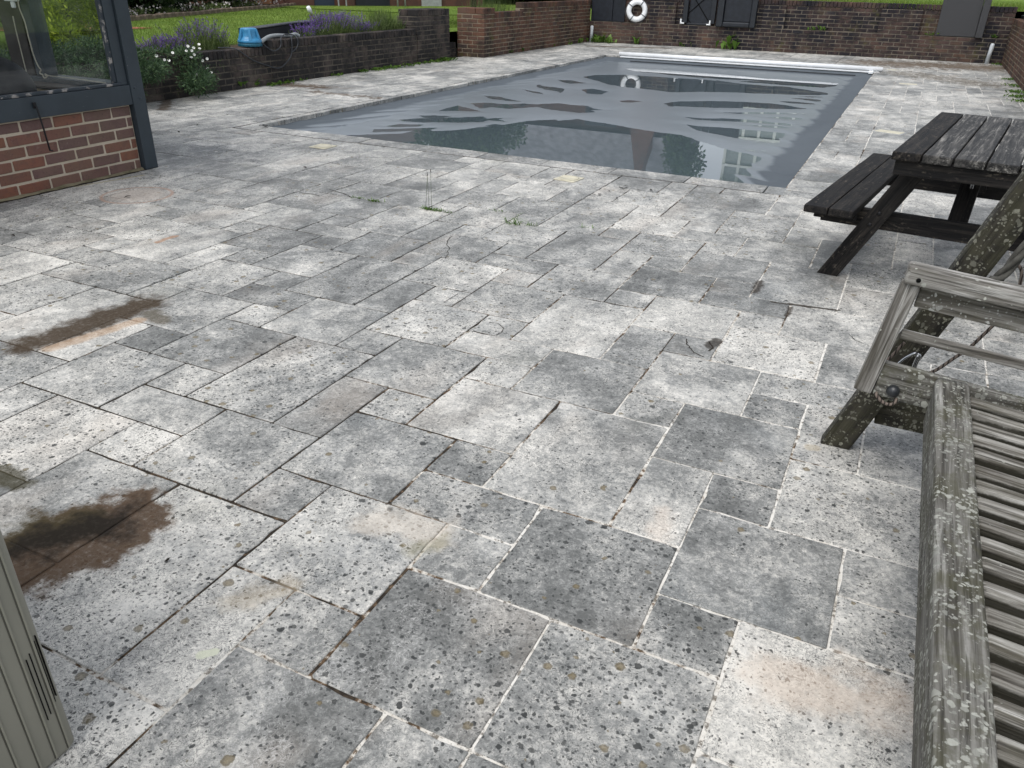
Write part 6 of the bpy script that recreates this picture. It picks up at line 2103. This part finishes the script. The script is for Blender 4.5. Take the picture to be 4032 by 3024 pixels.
# lifebuoy
lr = thing('lifebuoy', 'white lifebuoy ring with dark grab line hanging on the back wall', 'lifebuoy', (-7.08, 22.2, 0.84))
bm = bmesh.new()
Rm, rm_ = 0.215, 0.068
rows = []
for k in range(40):
    a = 2 * PI * k / 40
    row = []
    for q in range(14):
        b = 2 * PI * q / 14
        rr_ = Rm + rm_ * math.cos(b)
        row.append(bm.verts.new((rr_ * math.cos(a), rm_ * 0.8 * math.sin(b), rr_ * math.sin(a))))
    rows.append(row)
for k in range(40):
    for q in range(14):
        bm.faces.new((rows[k][q], rows[k][(q + 1) % 14], rows[(k + 1) % 40][(q + 1) % 14], rows[(k + 1) % 40][q]))
bmesh.ops.recalc_face_normals(bm, faces=bm.faces)
LM = Matrix.Translation((-7.08, 22.33, 0.83)) @ Matrix.Rotation(-0.22, 4, 'Y') @ Matrix.Rotation(0.30, 4, 'Z')
obj('ring', bm_mesh('ring', bm, True), WHITE, lr, LM)
for a in (0.75, 2.3, 3.9, 5.5):
    pts = [(Vector((math.cos(a) * (Rm + (rm_ + .004) * math.cos(b)), (rm_ * .8 + .004) * math.sin(b), math.sin(a) * (Rm + (rm_ + .004) * math.cos(b))))) for b in np.linspace(0, 2 * PI, 15)]
    v, f = tube_data(pts, 0.012, 6)
    obj('band', mesh('band', v, f, True), simple('band_grey', (0.08, 0.085, 0.09), 0.6), lr, LM)
pts = [Vector(((Rm + rm_ + 0.02 + 0.012 * math.cos(4 * a)) * math.cos(a), 0, (Rm + rm_ + 0.02 + 0.012 * math.cos(4 * a)) * math.sin(a))) for a in np.linspace(0, 2 * PI, 60)]
v, f = tube_data(pts, 0.007, 6)
obj('grab_line', mesh('grab_line', v, f, True), simple('band_grey', (0.08, 0.085, 0.09), 0.6), lr, LM)
# white pipes standing by the wall corners
o = tube('standing_pipe', [(-8.26, 22.1, 0.0), (-8.26, 22.12, 0.40), (-8.26, 22.12, 0.425)], [0.042, 0.042, 0.030], simple('pipe_pale', (0.50, 0.53, 0.55), 0.4), None, 14)
tag(o, 'short pale pipe standing below the plain black lounger', 'pipe', 'pipes at the wall corners')
o = tube('standing_pipe', [(1.48, 22.2, 0.0), (1.50, 22.23, 0.40), (1.503, 22.235, 0.43)], [0.045, 0.045, 0.032], simple('pipe_pale', (0.50, 0.53, 0.55), 0.4), None, 14)
tag(o, 'short pale pipe standing below the grey woven lounger', 'pipe', 'pipes at the wall corners')
# dark garden chair backs behind the side wall
for (yy_, zz_, lab) in ((21.6, 1.02, 'black lounger stacked behind the side wall near the corner'), (19.6, 0.94, 'second black lounger behind the side wall')):
    t_ = thing('stacked_lounger', lab, 'sun lounger', (2.5, yy_, 0.55), 0, 'loungers behind the side wall')
    box('cushion', (1.95, yy_ - 0.75, zz_ + 0.02), (3.2, yy_ + 0.75, zz_ + 0.10), PANEL, t_, 0.02, 2)
    box('frame', (1.92, yy_ - 0.8, zz_ - 0.06), (3.25, yy_ + 0.8, zz_ + 0.015), simple('glossy_black', (0.012, 0.014, 0.018), 0.2), t_, 0.01)
    for x_ in (2.05, 3.1):
        for d_y in (-0.7, 0.7):
            box('leg', (x_, yy_ + d_y - .03, 0.55), (x_ + .06, yy_ + d_y + .03, zz_ - 0.065), BLACK_PL, t_, 0.004)

# ==================================================================== HOUSE BEYOND THE BACK WALL (mirrored in the puddles)
hz = thing('main_house', 'brick house with dark tiled roof mirrored in the rain water on the cover', 'house', (-12, 38, 1.3))
BH = make_brick_mat('house_brick', [(0.0, (0.13, 0.06, 0.045)), (1.0, (0.17, 0.085, 0.06))], (0.05, 0.04, 0.035), 0.4)
TILE = simple('house_tile', (0.16, 0.165, 0.18), 0.8, 0.3, var=0.3, scale=3)
box('wall', (-21, 36.0, 1.2), (-9.75, 44, 4.55), BH, hz, 0)
v = [(-21.4, 35.5, 4.50), (-9.6, 35.5, 4.50), (-9.6, 40, 8.6), (-21.4, 40, 8.6), (-21.4, 44.5, 4.50), (-9.6, 44.5, 4.50)]
obj('roof', mesh('roof', v, [(0, 1, 2, 3), (3, 2, 5, 4), (1, 5, 2), (4, 0, 3)]), TILE, hz)
v = [(-11.1, 35.4, 1.3), (-10.0, 35.4, 1.3), (-10.0, 35.4, 4.3), (-10.4, 35.4, 6.0), (-10.4, 35.4, 8.9), (-10.75, 35.4, 8.9), (-10.75, 35.4, 6.0), (-11.1, 35.4, 4.3)]
v2 = [(a, 36.1, c) for a, b, c in v]
n = len(v)
obj('chimney', mesh('chimney', v + v2, [tuple(range(n)), tuple(range(2 * n - 1, n - 1, -1))] + [(q, q + n, (q + 1) % n + n, (q + 1) % n) for q in range(n)]), BH, hz)
# glazed bay with white bars
box('bay_wall', (-7.35, 36.05, 1.2), (-6.905, 37.4, 4.6), BH, hz, 0)
box('bay_back', (-6.90, 37.5, 1.2), (-2.2, 44, 6.9), simple('bay_inside', (0.10, 0.11, 0.11), 0.6), hz, 0)
box('bay_roof', (-7.0, 35.6, 6.35), (-2.1, 44, 6.9), TILE, hz, 0)
gw = simple('bay_pane', (0.30, 0.34, 0.35), 0.08, 0.6)
nb_ = 7
for k in range(nb_):
    x0_, x1_ = -6.84 + k * 0.66, -6.84 + (k + 1) * 0.66
    for (z0_, z1_) in ((1.4, 3.0), (3.05, 4.2), (4.75, 5.45), (5.5, 6.2)):
        wdw = box('window', (x0_ + 0.05, 36.06, z0_ + .03), (x1_ - 0.05, 36.08, z1_ - .03), gw, hz, 0)
for k in range(nb_ + 1):
    x_ = -6.84 + k * 0.66
    box('white_bar', (x_ - 0.06, 36.0, 1.3), (x_ + 0.06, 36.055, 6.3), WHITE, hz, 0)
for z_ in (1.35, 3.02, 4.25, 4.70, 5.47, 6.25):
    box('white_rail', (-6.90, 35.98, z_ - 0.05), (-2.2, 35.998, z_ + 0.05), WHITE, hz, 0)
box('white_panel', (-6.89, 36.06, 4.28), (-2.21, 36.07, 4.70), simple('bay_white', (0.6, 0.62, 0.62), 0.5), hz, 0)
for (x_, zc_, h_) in ((-19.5, 2.6, 1.2), (-17.3, 2.6, 1.2), (-14.9, 2.6, 1.2), (-12.6, 2.6, 1.2)):
    w_ = box('window', (x_ - .5, 35.95, zc_ - h_ / 2), (x_ + .5, 35.99, zc_ + h_ / 2), gw, hz, 0)
    box('window_frame', (x_ - .06, 35.93, zc_ - h_ / 2), (x_ + .06, 35.948, zc_ + h_ / 2), WHITE, w_, 0)
tree('garden_tree', 'loose green tree standing in front of the main house', (-8.5, 33.2, 1.28), 5.5, (-8.3, 33.4, 4.9), (1.0, 1.2, 1.7), 14, 2600, 0.17, TREE_L, 0.12)
for k, (x_, y_, z_, r_, lab) in enumerate(((-23.5, 36, 4.2, 3.2, 'broad dark tree at the gable end of the main house'), (-19.0, 31.5, 3.4, 2.0, 'rounded tree in front of the dark tiled roof'), (2.5, 40, 4.5, 3.2, 'broad tree past the glazed bay of the house'))):
    tree('garden_tree', lab, (x_, y_, 0.9), z_, (x_, y_, z_), (r_, r_, r_ * .9), 22, 14000, 0.26, HEDGE, 0.2)
